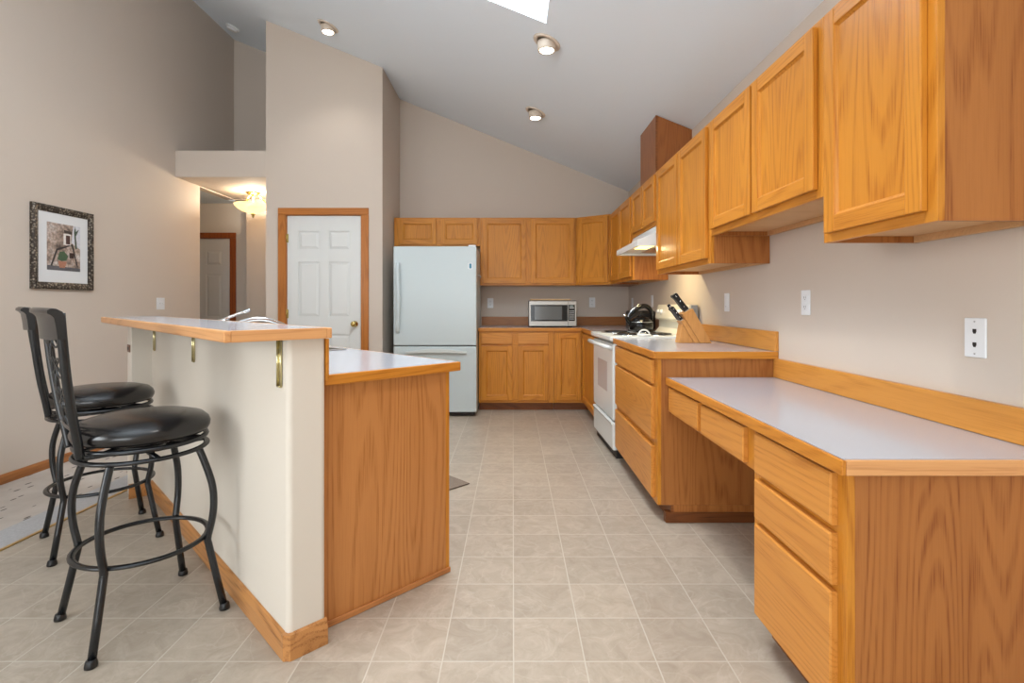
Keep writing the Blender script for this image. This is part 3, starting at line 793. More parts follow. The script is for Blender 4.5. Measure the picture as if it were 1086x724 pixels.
# ------------------------------------------------------------------ bar stools
def circle(r, z, n=40, a0=0.0, c=(0, 0)):
    return [(c[0] + r * math.cos(a0 + 2 * PI * k / n), c[1] + r * math.sin(a0 + 2 * PI * k / n), z) for k in range(n)]
def spline(ctrl, n=6):
    out = []
    P = [Vector(ctrl[0])] + [Vector(c) for c in ctrl] + [Vector(ctrl[-1])]
    for i in range(1, len(P) - 2):
        for k in range(n):
            t = k / n; a, b, c, d = P[i - 1], P[i], P[i + 1], P[i + 2]
            out.append(.5 * ((2 * b) + (c - a) * t + (2 * a - 5 * b + 4 * c - d) * t * t + (3 * b - a - 3 * c + d) * t ** 3))
    out.append(P[-2]); return out
def make_stool(label, loc, rz):
    t = thing('bar_stool', label, 'bar stool', loc, rz, 'bar stools at the half wall')
    R = .212
    mb = MB().use(BLACKV)
    pr = [(0, .662), (R - .03, .662), (R - .008, .668), (R, .684), (R + .001, .696), (R - .005, .712), (R - .022, .728), (R - .06, .739), (R - .12, .744), (0, .746)]
    mb.lathe(pr, 48); mb.out('seat_cushion', t)
    mb = MB().use(BLACKM); mb.tube(circle(.198, .648), .010, 8, True, ry=.009)
    for a in (PI / 4, 3 * PI / 4): mb.tube([(.195 * math.cos(a), .195 * math.sin(a), .648), (-.195 * math.cos(a), -.195 * math.sin(a), .648)], .010, 8)
    mb.out('seat_frame', t)
    mb = MB().use(BLACKM); mb.lathe([(.06, .620), (.07, .622), (.07, .634), (.06, .637)], 24); mb.out('swivel_plate', t)
    mb = MB().use(BLACKM); mb.tube(circle(.200, .612), .011, 10, True, ry=.008)
    for a in (0, PI / 2): mb.tube([(.197 * math.cos(a), .197 * math.sin(a), .612), (-.197 * math.cos(a), -.197 * math.sin(a), .612)], .009, 8)
    mb.out('leg_ring', t)
    for k in range(4):
        a = math.radians(45 + 4 + 90 * k)
        prof = [(.190, .606), (.212, .55), (.236, .475), (.243, .41), (.238, .345), (.223, .278)]
        ctrl = [(r * math.cos(a), r * math.sin(a), z) for r, z in prof]
        low = [(r * math.cos(a), r * math.sin(a), z) for r, z in ((.221, .262), (.225, .245), (.251, .13), (.279, .012))]
        mb = MB().use(BLACKM); mb.tube(spline(ctrl, 5) + low, .0125, 10, up=(-math.sin(a), math.cos(a), 0)); lg = mb.out('leg', t)
        mb = MB().use(BLACKP); mb.lathe([(.0155, .0), (.0185, .001), (.0185, .008), (.016, .02), (.0135, .024)], 16, (.281 * math.cos(a), .281 * math.sin(a), .0008)); mb.out('foot_cap', lg)
    mb = MB().use(BLACKM); mb.tube(circle(.205, .272, 48), .0115, 10, True, ry=.0075); mb.out('foot_ring', t)
    # back: two posts leaning backwards
    def post(s_, n=8):
        return spline([(-.196, s_ * .105, .637), (-.205, s_ * .118, .70), (-.222, s_ * .136, .80), (-.237, s_ * .152, .92), (-.247, s_ * .162, 1.03), (-.253, s_ * .166, 1.115)], 5)
    for s_ in (-1, 1):
        mb = MB().use(BLACKM); mb.tube(post(s_), .0135, 10, ry=.009, up=(0, 1, 0)); mb.out('back_post', t)
    pa, pb = post(-1), post(1)
    def on(s_, z):
        def f(P):
            for a, b in zip(P, P[1:]):
                if a.z <= z <= b.z: return a.lerp(b, (z - a.z) / (b.z - a.z))
            return P[-1]
        A_, B_ = f(pa), f(pb); m_ = A_.lerp(B_, (s_ + 1) / 2)
        m_.x -= .02 * (1 - s_ * s_) * (z - .6) / .5
        return m_
    mb = MB().use(BLACKM)
    mb.tube([on(-1 + 2 * k / 10, .735) for k in range(11)], .008, 8); mb.out('back_crossbar', t)
    # wrought scrollwork between the posts
    mb = MB().use(BLACKM)
    z0, z1 = .742, 1.045
    for ph in (0, PI):
        for off in (0.0, .5):
            mb.tube([on(.42 * math.sin(ph + 2 * PI * 1.5 * q / 28) * 1.0 + (.44 if off else -.44), z0 + (z1 - z0) * q / 28) for q in range(29)], .0034, 6)
    for q in range(3):
        zc = z0 + .05 + q * .1
        mb.tube([on(.17 * math.cos(2 * PI * k / 16), zc + .03 * math.sin(2 * PI * k / 16)) for k in range(16)], .0032, 6, True)
        for sx in (-.6, .6):
            mb.tube([on(sx + .22 * math.cos(2 * PI * k / 14), zc + .045 + .032 * math.sin(2 * PI * k / 14)) for k in range(14)], .0032, 6, True)
    for sx in (-.97, 0, .97):
        mb.tube([on(sx, z0 + (z1 - z0) * q / 10) for q in range(11)], .0042, 6)
    mb.out('back_scrollwork', t)
    # moulded top rail: curved in plan, rolled backwards at the top
    mb = MB().use(BLACKM)
    prof = [(.010, 1.030), (.012, 1.06), (.012, 1.10), (.008, 1.122), (-.006, 1.132), (-.018, 1.133), (-.028, 1.127), (-.029, 1.117), (-.021, 1.112), (-.014, 1.102), (-.012, 1.07), (-.012, 1.03)]
    nS = 15
    def P(i, j):
        s_ = -1 + 2 * i / (nS - 1); d, z = prof[j % len(prof)]
        zz = 1.08 + (z - 1.08) * (1 - .06 * s_ ** 4) ; 
        return Vector((-.248 - (z - 1.03) * .09 - .022 * (1 - s_ * s_) + d, s_ * .180, zz))
    V = mb.grid(P, nS, len(prof) + 1)
    for row in (V[0], V[-1]): mb._mark([mb.bm.faces.new(row[:-1])])
    bmesh.ops.remove_doubles(mb.bm, verts=mb.bm.verts[:], dist=1e-5)
    bmesh.ops.recalc_face_normals(mb.bm, faces=mb.bm.faces[:])
    mb.out('top_rail', t, sharp=40)
    return t
make_stool('black metal bar stool nearest the camera with its whole round seat in view', (-1.3625, 1.897, 0), math.radians(48))
make_stool('black metal bar stool partly hidden behind the nearer one, by the bare subfloor', (-2.0245, 2.5325, 0), math.radians(42))

# ------------------------------------------------------------------ refrigerator
FW, FD = .850, .70
t = thing('refrigerator', 'white bottom-freezer refrigerator in the alcove beside the pantry door', 'refrigerator', (-1.222, 5.25, 0))
mb = MB().use(FRIDGEW); mb.box(.004, FW - .004, .072, FD + .06, .03, 1.735, .006); mb.out('body', t)
mb = MB().use(FRIDGEW); mb.box(0, FW, 0, .062, .728, 1.742, .012, 3); d = mb.out('door', t)
mb = MB().use(FRIDGEW)
hp = spline([(.045, -.001, .86), (.05, -.035, .90), (.055, -.045, 1.0), (.06, -.048, 1.2), (.055, -.045, 1.42), (.05, -.035, 1.52), (.045, -.001, 1.565)], 5)
mb.tube(hp, .013, 10, ry=.02, up=(1, 0, 0)); mb.out('handle', d)
mb = MB().use(plain('blue_badge', (40, 120, 150), 0.3)); mb.box(.775, .80, -.0016, -.0004, 1.515, 1.565); mb.use(PLAST); mb.box(.765, .8065, -.0009, -.0003, 1.51, 1.57); mb.out('badge', d)
mb = MB().use(FRIDGEW); mb.box(0, FW, 0, .062, .045, .718, .012, 3); d = mb.out('freezer_drawer', t)
mb = MB().use(plain('white_handle_plastic', (206, 212, 210), 0.4))
def arch(k, lo): 
    a = k / 20; return (.10 + .65 * a, 0, lo)
top = [(.13 + .62 * k / 20, .665 - .0 + .028 * math.sin(PI * k / 20)) for k in range(21)]
bot = [(.75 - .62 * k / 20, .650 + .008 * math.sin(PI * k / 20)) for k in range(21)]
mb.prism(top + bot, -.032, -.0005, 'xz', bev=.0); mb.out('handle', d)
mb = MB().use(plain('dark_gasket', (70, 74, 76), 0.7)); mb.box(.006, FW - .006, .006, .06, .7185, .7275); mb.out('gasket', t)
mb = MB().use(DARKP); mb.box(.02, FW - .02, .03, .07, .008, .044, .003); mb.out('toe_grille', t)
mb = MB().use(PLAST); mb.box(FW - .085, FW - .01, .015, .08, 1.7425, 1.757, .004); mb.out('hinge_cover', t)
for x in (.06, FW - .06):
    for y in (.12, .68): mb = MB().use(DARKP); mb.lathe([(.02, .0), (.02, .03)], 12, (x, y, .0005)); mb.out('foot', t)
mb = MB().use(STEEL); mb.tube([(FW + .0, .3, 1.46), (FW + .018, .3, 1.46), (FW + .022, .3, 1.445), (FW + .018, .3, 1.43)], .005, 8); mb.lathe([(.0, .0), (.022, .0), (.022, .006), (0, .008)], 16, (FW - .0035, .3, 1.46), 'x'); o = mb.out('utility_hook', t); 

# ------------------------------------------------------------------ stove
RS = math.radians(-88)
t = thing('electric_stove', 'white freestanding electric stove with coil burners, between oak base cabinets', 'stove', (.712, 4.545, 0), RS)
SW, SD = .752, .635
mb = MB().use(WHITE); mb.box(0, SW, .045, SD, .055, .872, .004); mb.out('body', t)
mb = MB().use(WHITE); mb.box(-.004, SW + .004, -.022, SD, .874, .908, .008, 3); mb.out('cooktop', t)
for bx, by, r, lab in ((.19, .15, .10, 0), (.56, .15, .08, 0), (.19, .40, .08, 0), (.56, .40, .10, 0)):
    mb = MB().use(CHROME); mb.lathe([(r + .022, .9085), (r + .02, .912), (r + .006, .911), (r - .002, .9088)], 32, (bx, by, 0))
    d = mb.out('burner', t)
    mb = MB().use(BLACKM)
    sp_ = [(bx + (r * (1 - k / 90 * .82)) * math.cos(k * .28), by + (r * (1 - k / 90 * .82)) * math.sin(k * .28), .918) for k in range(91)]
    mb.tube(sp_, .0055, 6); mb.out('coil', d)
mb = MB().use(WHITE); mb.box(.004, SW - .004, 0, .042, .285, .852, .012, 3); d = mb.out('oven_door', t)
mb = MB().use(plain('oven_window', (196, 194, 196), 0.08)); mb.box(.20, .56, -.0015, .001, .47, .70, .0008); mb.out('window', d)
mb = MB().use(WHITE); mb.tube([(.03, -.001, .818), (.035, -.038, .83), (.06, -.05, .832), (SW / 2, -.054, .832), (SW - .06, -.05, .832), (SW - .035, -.038, .83), (SW - .03, -.001, .818)], .013, 10, ry=.016); mb.out('handle', d)
mb = MB().use(WHITE); mb.box(.004, SW - .004, .0, .042, .062, .272, .014, 3); mb.prism([(-.012, .268), (.01, .276), (.01, .245), (.002, .240)], .03, SW - .03, 'yz'); mb.out('storage_drawer', t)
mb = MB().use(CREAM)
mb.prism([(SD - .085, .909), (SD - .001, .909), (SD - .001, 1.145), (SD - .058, 1.145), (SD - .085, 1.03), (SD - .05, 1.012), (SD - .05, .95)], 0.0, SW, 'yz', bev=.004)
d = mb.out('control_panel', t)
import math as _m
for kx in (.07, .15, .56, .64):
    mb = MB().use(PLAST); mb.lathe([(.022, .0), (.022, .006), (.016, .01), (.014, .02), (0, .021)], 20)
    mb.turn(Matrix.Translation((kx, SD - .073, 1.085)) @ Matrix.Rotation(math.radians(77), 4, 'X')); kb = mb.out('knob', d)
    mb = MB().use(DARKP); mb.box(-.002, .002, -.014, .014, .0205, .0225); mb.turn(Matrix.Translation((kx, SD - .073, 1.085)) @ Matrix.Rotation(math.radians(77), 4, 'X')); mb.out('pointer', kb)
mb = MB().use(plain('grey_side', (150, 152, 152), 0.5)); mb.box(SW + .0005, SW + .012, SD - .05, SD - .002, .93, 1.14, .002); mb.out('panel_end_cap', d)
mb = MB().use(DARKP); mb.box(.02, SW - .02, .03, SD - .05, .0008, .055); mb.out('plinth', t)

# range hood
t = thing('range_hood', 'white under-cabinet range hood with its lamp lit over the stove', 'range hood', (.92, 4.566, 1.578), RR)
HWd = .772; 
mb = MB().use(WHITE); hd = WX - .92 - .003
mb.prism([(0, .018), (0, .045), (.13, .098), (.15, .155), (hd, .155), (hd, .0), (.0, .0)][0:5] + [(hd, .018)], 0, HWd, 'yz', bev=.002)
mb.out('canopy', t)
mb = MB().use(WHITE); mb.box(0, HWd, 0, .012, 0, .0178); mb.box(0, .012, .012, hd, 0, .0178); mb.box(HWd - .012, HWd, .012, hd, 0, .0178); mb.box(.012, HWd - .012, hd - .012, hd, 0, .0178); mb.out('lip', t)
mb = MB().use(HOODL); mb.box(.42, .66, .06, .16, .012, .0175, .002); mb.out('lamp_lens', t)
mb = MB().use(STEEL); mb.box(.12, .64, .19, hd - .04, .011, .0175); mb.out('filter', t)
l = bpy.data.lights.new('hood_lamp', 'AREA'); l.shape = 'RECTANGLE'; l.size = .22; l.size_y = .09; l.energy = 5.0; l.color = (1.0, .80, .46)
lo = bpy.data.objects.new('hood_lamp', l); C.objects.link(lo); lo.location = (1.03, 4.03, 1.586)

# ------------------------------------------------------------------ microwave and board
t = thing('microwave', 'silver microwave with black glass door on the back worktop', 'microwave', (.175, 5.60, CT + .0006))
mw, mh, md = .518, .297, .38
mb = MB().use(plain('dark_case', (70, 70, 70), 0.45)); mb.box(.002, mw - .002, .022, md, .012, mh - .004, .004); mb.out('case', t)
mb = MB().use(STEELL); mb.box(0, .426, 0, .02, .014, mh - .012, .003); d = mb.out('door', t)
mb = MB().use(BLACKG); mb.box(.018, .42, -.002, .0, .066, mh - .052); mb.use(plain('microwave_mesh_window', (96, 98, 98), 0.12)); mb.box(.062, .36, -.003, -.0021, .082, mh - .066); mb.out('window', d)
mb = MB().use(STEELL); mb.box(.428, mw, 0, .02, .014, mh - .012, .003); d = mb.out('control_panel', t)
mb = MB().use(BLACKG); mb.box(.432, mw - .018, -.002, 0, .07, mh - .05); mb.use(plain('grey_buttons', (170, 172, 172), .5))
mb.box(.440, mw - .028, -.003, -.0021, .205, .220)
for r_ in range(5):
    for c_ in range(3): mb.box(.441 + c_ * .018, .453 + c_ * .018, -.003, -.0021, .085 + r_ * .022, .097 + r_ * .022)
mb.use(plain('display_green_grey', (150, 165, 160), .2)); mb.box(.445, mw - .034, -.003, -.0021, .226, .240); mb.out('keypad', d)
for x in (.05, mw - .05):
    for y in (.06, md - .06): mb = MB().use(DARKP); mb.lathe([(.014, 0), (.014, .012)], 12, (x, y, 0)); mb.out('foot', t)
mb = MB().use(oak('pale_board', 0, (206, 172, 128), (178, 140, 98), seed=80, fig=.4)); mb.box(0, .44, 0, .28, 0, .016, .004); o = mb.out('cutting_board', None); o.location = (.195, 5.63, CT + mh - .0025); tag(o, 'thin pale wooden board lying on top of the microwave', 'board')

# black appliance behind kettle
t = thing('countertop_appliance', 'black box-shaped countertop appliance behind the kettle', 'appliance', (1.08, 4.78, CT + .0006))
mb = MB().use(BLACKP); mb.box(0, .25, 0, .16, .012, .19, .022, 4); mb.out('body', t)
mb = MB().use(STEEL); mb.box(.03, .22, .045, .07, .1902, .1925); mb.box(.03, .22, .095, .12, .1902, .1925); mb.out('top_slots', t)
mb = MB().use(BLACKP); mb.box(-.022, -.0005, .07, .09, .12, .135, .004); mb.out('lever', t)
mb = MB().use(DARKP); mb.box(.02, .23, .02, .14, 0, .0118); mb.out('base', t)

# kettle
t = thing('kettle', 'shiny black tea kettle with arched handle on the stove', 'kettle', (1.085, 4.36, .9245), math.radians(8))
mb = MB().use(BLACKG); mb.lathe([(0, .0), (.085, .0), (.098, .012), (.103, .04), (.098, .07), (.08, .098), (.052, .115), (.04, .118), (.0, .119)], 36); mb.out('body', t)
mb = MB().use(BLACKG); mb.lathe([(.04, .1192), (.036, .126), (.01, .130), (.008, .136), (.014, .142), (.012, .15), (0, .153)], 24); mb.out('lid', t)
mb = MB().use(CHROME); mb.tube(circle(.0985, .073, 40), .0022, 6, True); mb.out('band', t)
mb = MB().use(BLACKG); mb.tube([(-.08, 0, .06), (-.112, 0, .085), (-.13, 0, .118), (-.14, 0, .128)], [.024, .019, .014, .012], 12); sp_ = mb.out('spout', t)
mb = MB().use(CHROME); mb.lathe([(.0135, 0), (.0135, .016)], 14, (-.142, 0, .122)); mb.out('spout_cap', sp_)
hp = spline([(-.102, 0, .09), (-.105, 0, .115), (-.07, 0, .158), (-.01, 0, .200), (.05, 0, .205), (.09, 0, .165), (.098, 0, .09)], 6)
mb = MB().use(BLACKG); mb.tube(hp, [.010 + .011 * math.sin(PI * min(1, max(0, (q - 6) / (len(hp) - 7)))) for q in range(len(hp))], 10, up=(0, 1, 0)); mb.out('handle', t)
mb = MB().use(CHROME); mb.tube([(p[0] * 1.02 - .003, p[1], p[2] + .010 + .010 * min(1, k_ / 14)) for k_, p in enumerate(hp[2:20])], .004, 8); mb.out('handle_trim', t)

# spoon rest
t = thing('spoon_rest', 'white arched spoon rest at the front of the cooktop', 'spoon rest', (.985, 3.86, .9088), math.radians(20))
mb = MB().use(PLAST); mb.lathe([(0, .0), (.04, .0), (.05, .006), (.052, .012), (.049, .012), (.038, .005), (0, .004)], 28); mb.out('dish', t)
mb = MB().use(PLAST); mb.tube(spline([(-.046, 0, .010), (-.04, .0, .03), (-.015, 0, .044), (.02, 0, .042), (.042, 0, .025), (.047, 0, .009)], 5), .006, 8); mb.out('arch', t)

# knife block and knives
KB = (1.06, 3.27, CT + .0008)
BLK = oak('knife_block_wood', 2, (212, 152, 88), (182, 120, 62), seed=90, fig=.5, rough=.4)
t = thing('knife_block', 'slanted wooden knife block on the worktop beside the stove', 'knife block', KB)
mb = MB().use(BLK); mb.prism([(.131, 0), (.205, 0), (.086, .219), (.018, .186)], 0, .1, 'xz', bev=.003); mb.out('slab', t)
mb = MB().use(BLK); mb.prism([(.097, .0), (.130, .0), (.0375, .151), (.011, .139)], .004, .096, 'xz', bev=.002); mb.out('lower_tier', t)
mb = MB().use(BLK); mb.prism([(.0, 0), (.0955, 0), (.0215, .120)], .008, .092, 'xz', bev=.002); mb.out('foot_wedge', t)
axis = Vector((-.62, 0, .785)).normalized()
def knife(px_, pz_, yy, L_, wd, lab, thick=.018):
    p = Vector((px_, yy, pz_)) + Vector(KB) + axis * .001
    r = thing('kitchen_knife', lab, 'knife', p, group='knives in the knife block')
    r.rotation_mode = 'QUATERNION'
    # local z along the handle, local x across its wide side
    side = Vector((axis.z, 0, -axis.x))
    r.rotation_quaternion = Matrix((side, Vector((0, 1, 0)), axis)).transposed().to_quaternion()
    mb = MB().use(BLACKP)
    pf = [(-wd / 2, .006), (wd / 2, .006), (wd / 2 * .86, L_ * .3), (wd / 2 * .9, L_ * .7), (wd / 2 * 1.05, L_ * .92), (wd / 2 * .7, L_), (-wd / 2 * .9, L_), (-wd / 2 * 1.25, L_ * .93), (-wd / 2 * .85, L_ * .75), (-wd / 2 * .95, L_ * .4)]
    mb.prism(pf, -thick / 2, thick / 2, 'xz', bev=.003); h_ = mb.out('handle', r)
    mb = MB().use(STEEL); mb.box(-wd / 2 * .9, wd / 2 * .9, -thick * .3, thick * .3, 0.0, .0058); mb.out('bolster', r)
    mb = MB().use(CHROME)
    for f in (.25, .55, .84): mb.lathe([(0, -thick / 2 - .0012), (.0036, -thick / 2 - .0008), (.0036, thick / 2 + .0008), (0, thick / 2 + .0012)], 10, (0, 0, L_ * f), 'y')
    mb.out('rivets', h_)
knife(.056, .2045, .022, .137, .036, 'longest black-handled knife in the top row of the block, nearer the camera')
knife(.060, .2065, .068, .134, .034, 'long black-handled knife in the top row of the block, behind the front one')
knife(.022, .1443, .018, .108, .022, 'shorter black-handled knife in the lower row of the block')
knife(.022, .1443, .050, .128, .018, 'slim black-handled knife low in the block between the two lower ones', .014)
knife(.022, .1443, .082, .100, .018, 'small black-handled knife low at the far side of the block', .014)

# ------------------------------------------------------------------ wall plates
def plate(label, kind, loc, rz, w_=.072, h_=.118, cat='outlet', group='wall plates'):
    t = thing({'outlet': 'wall_outlet', 'switch': 'light_switch', 'phone': 'phone_jack_plate', 'rocker': 'light_switch'}[kind], label, cat, loc, rz, group)
    mb = MB().use(PLAST); mb.box(-w_ / 2, w_ / 2, -.006, -.0004, -h_ / 2, h_ / 2, .003); mb.out('plate', t)
    if kind == 'outlet':
        for z in (-.022, .022):
            mb = MB().use(PLAST); mb.box(-.017, .017, -.0085, -.0062, z - .014, z + .014, .002); d = mb.out('receptacle', t)
            mb = MB().use(DARKP); mb.box(-.008, -.006, -.0089, -.0084, z - .002, z + .007); mb.box(.006, .008, -.0089, -.0084, z - .002, z + .007); mb.lathe([(0, -.0089), (.0022, -.0089), (.0022, -.0085)], 8, (0, 0, z - .008), 'y'); mb.out('slots', d)
    elif kind == 'phone':
        for z in (-.02, .02):
            mb = MB().use(DARKP); mb.prism([(-.006, z - .002), (-.003, z - .008), (.003, z - .008), (.006, z - .002), (.006, z + .006), (-.006, z + .006)], -.0072, -.0061, 'xz'); mb.out('jack', t)
        for z in (-.048, .048):
            mb = MB().use(STEEL); mb.lathe([(0, -.0075), (.0028, -.0072), (.0028, -.0061)], 10, (0, 0, z), 'y'); mb.out('screw', t)
    elif kind == 'switch':
        for x in ((-.023, .023) if w_ > .1 else (0,)):
            mb = MB().use(PLAST); mb.box(x - .005, x + .005, -.016, -.0062, -.004, .012, .002); mb.out('toggle', t)
    else:
        mb = MB().use(PLAST); mb.box(-.0165, .0165, -.0095, -.0062, -.033, .033, .0015); mb.out('rocker', t)
        mb = MB().use(DARKP); mb.box(-.002, .002, -.0099, -.0094, -.029, -.024); mb.out('mark', t)
    return t
plate('white double light switch on the left wall above the bar end', 'switch', (LX, 5.10, 1.155), PI / 2, .115, .118, 'light switch')
plate('white outlet on the back wall between refrigerator and microwave', 'outlet', (-.27, BY, 1.165), 0)
plate('white outlet on the back wall right of the microwave', 'outlet', (.948, BY, 1.172), 0)
plate('white wall plate on the right wall nearest the back corner', 'rocker', (WX, 5.95, 1.165), RR, cat='switch')
plate('white wall plate on the right wall just beyond the stove', 'rocker', (WX, 5.10, 1.18), RR, cat='switch')
plate('white rocker switch on the right wall above the knife block counter', 'rocker', (WX, 3.32, 1.158), RR, cat='switch')
plate('white outlet on the right wall above the far end of the desk', 'outlet', (WX, 2.425, 1.152), RR)
plate('white two-jack phone plate on the right wall over the desk', 'phone', (WX, 1.535, 1.043), RR, cat='phone jack')
# small brown plate at the far edge of the half wall
t = thing('wall_outlet', 'small brown outlet plate on the narrow end post of the half wall', 'outlet', (*uv(UP_, 3.80), .882), RZI + PI)
mb = MB().use(plain('brown_plastic', (128, 96, 78), 0.5)); mb.box(-.038, .038, -.006, -.0006, -.022, .022, .002); mb.out('plate', t)
mb = MB().use(DARKP); mb.box(-.018, .018, -.008, -.0062, -.009, .009, .001); mb.out('receptacle', t)

# ------------------------------------------------------------------ framed picture
py0, py1, pz0, pz1 = 3.72, 4.265, 1.262, 1.892
t = thing('framed_picture', 'framed print of a stone house in an ornate pewter frame on the left wall', 'picture', (LX, py0, pz0), PI / 2)
w_, h_ = py1 - py0, pz1 - pz0
m, nt, b = newmat('pewter_frame')
tc = nt.nodes.new('ShaderNodeTexCoord'); vo = nt.nodes.new('ShaderNodeTexVoronoi'); vo.inputs['Scale'].default_value = 58
nt.links.new(tc.outputs['Object'], vo.inputs['Vector'])
rp = nt.nodes.new('ShaderNodeMix'); rp.data_type = 'RGBA'; rp.inputs['A'].default_value = lin((176, 166, 150)); rp.inputs['B'].default_value = lin((62, 55, 49))
nt.links.new(vo.outputs['Distance'], rp.inputs['Factor'])
mr = nt.nodes.new('ShaderNodeMath'); mr.operation = 'MULTIPLY'; mr.inputs[1].default_value = 1.9; mr.use_clamp = True
nt.links.new(vo.outputs['Distance'], mr.inputs[0]); nt.links.new(mr.outputs[0], rp.inputs['Factor'])
nt.links.new(rp.outputs['Result'], b.inputs['Base Color']); b.inputs['Roughness'].default_value = .4; b.inputs['Metallic'].default_value = .45
bp_ = nt.nodes.new('ShaderNodeBump'); bp_.inputs['Strength'].default_value = .8; bp_.inputs['Distance'].default_value = .004
nt.links.new(vo.outputs['Distance'], bp_.inputs['Height']); nt.links.new(bp_.outputs['Normal'], b.inputs['Normal'])
PEW = m
mb = MB().use(PEW); fw = .052
prof = [(0, -.0005), (0, -.022), (.012, -.030), (.03, -.028), (.042, -.02), (fw, -.016), (fw, -.0005)]
cor = [(0, 0, 1, 1), (w_, 0, -1, 1), (w_, h_, -1, -1), (0, h_, 1, -1)]
rows = [[mb.bm.verts.new((cx + sx * d, y, cz + sz * d)) for d, y in prof] for cx, cz, sx, sz in cor]
for i in range(4):
    A_, B_ = rows[i], rows[(i + 1) % 4]
    for j in range(len(prof)):
        k = (j + 1) % len(prof); mb.bm.faces.new([A_[j], B_[j], B_[k], A_[k]])
bmesh.ops.recalc_face_normals(mb.bm, faces=mb.bm.faces[:])
mb.out('frame', t)
mb = MB().use(plain('mat_board', (226, 228, 230), .7)); mb.box(fw - .004, w_ - fw + .004, -.012, -.008, fw - .004, h_ - fw + .004); mb.out('mat_board', t)
m, nt, b = newmat('print_stonework')
tc = nt.nodes.new('ShaderNodeTexCoord'); vo = nt.nodes.new('ShaderNodeTexVoronoi'); vo.inputs['Scale'].default_value = 55
nz = nt.nodes.new('ShaderNodeTexNoise'); nz.inputs['Scale'].default_value = 14; nz.inputs['Detail'].default_value = 6
nt.links.new(tc.outputs['Object'], vo.inputs['Vector']); nt.links.new(tc.outputs['Object'], nz.inputs['Vector'])
cr = nt.nodes.new('ShaderNodeValToRGB'); e0 = cr.color_ramp.elements
e0[0].position = .3; e0[0].color = lin((104, 90, 84)); e0[1].position = .72; e0[1].color = lin((216, 208, 204))
e1 = e0.new(.5); e1.color = lin((190, 168, 154))
mm = nt.nodes.new('ShaderNodeMix'); mm.data_type = 'RGBA'; mm.blend_type = 'MULTIPLY'; mm.inputs['Factor'].default_value = .8
nt.links.new(nz.outputs['Fac'], cr.inputs[0]); nt.links.new(cr.outputs[0], mm.inputs['A'])
vm = nt.nodes.new('ShaderNodeMath'); vm.operation = 'SUBTRACT'; vm.inputs[0].default_value = 1.25; nt.links.new(vo.outputs['Distance'], vm.inputs[1]); nt.links.new(vm.outputs[0], mm.inputs['B'])
nt.links.new(mm.outputs['Result'], b.inputs['Base Color']); b.inputs['Roughness'].default_value = .5
PRN = m
a0, a1, c0, c1 = .125, w_ - .125, .145, h_ - .125
mb = MB().use(PRN); mb.box(a0, a1, -.0135, -.0121, c0, c1)
def patch(col, poly, d):
    mb.use(plain('print_ink', col, .5, var=.3, bscale=60)); mb.prism([(a0 + p[0] * (a1 - a0), c0 + p[1] * (c1 - c0)) for p in poly], -.0137 - d * .0002, -.0134, 'xz')
patch((210, 212, 220), [(.72, .62), (1, .5), (1, 1), (.78, 1)], 0)
patch((58, 48, 44), [(.5, .82), (.74, .8), (.74, .86), (.5, .88)], 1)
patch((232, 228, 224), [(.48, .56), (.7, .56), (.7, .8), (.48, .8)], 2)
patch((74, 46, 42), [(.55, .58), (.68, .58), (.68, .77), (.55, .77)], 3)
patch((60, 42, 40), [(.66, .28), (.8, .28), (.8, .4), (.66, .4)], 3)
patch((72, 96, 70), [(.3, .24), (.42, .2), (.56, .22), (.62, .32), (.5, .42), (.36, .4)], 3)
patch((176, 122, 98), [(.36, .06), (.52, .06), (.58, .2), (.32, .2)], 4)
patch((44, 38, 38), [(.14, .08), (.3, .42), (.72, .56), (.9, .1), (.93, .1), (.76, .6), (.27, .46), (.1, .1)], 2)
patch((92, 92, 98), [(0, 0), (1, 0), (1, .07), (0, .1)], 1)
patch((70, 84, 70), [(.8, .86), (.84, .5), (.9, .5), (.86, .78), (.96, .94), (.86, .88), (.84, 1.0)], 2)
mb.out('print', t)

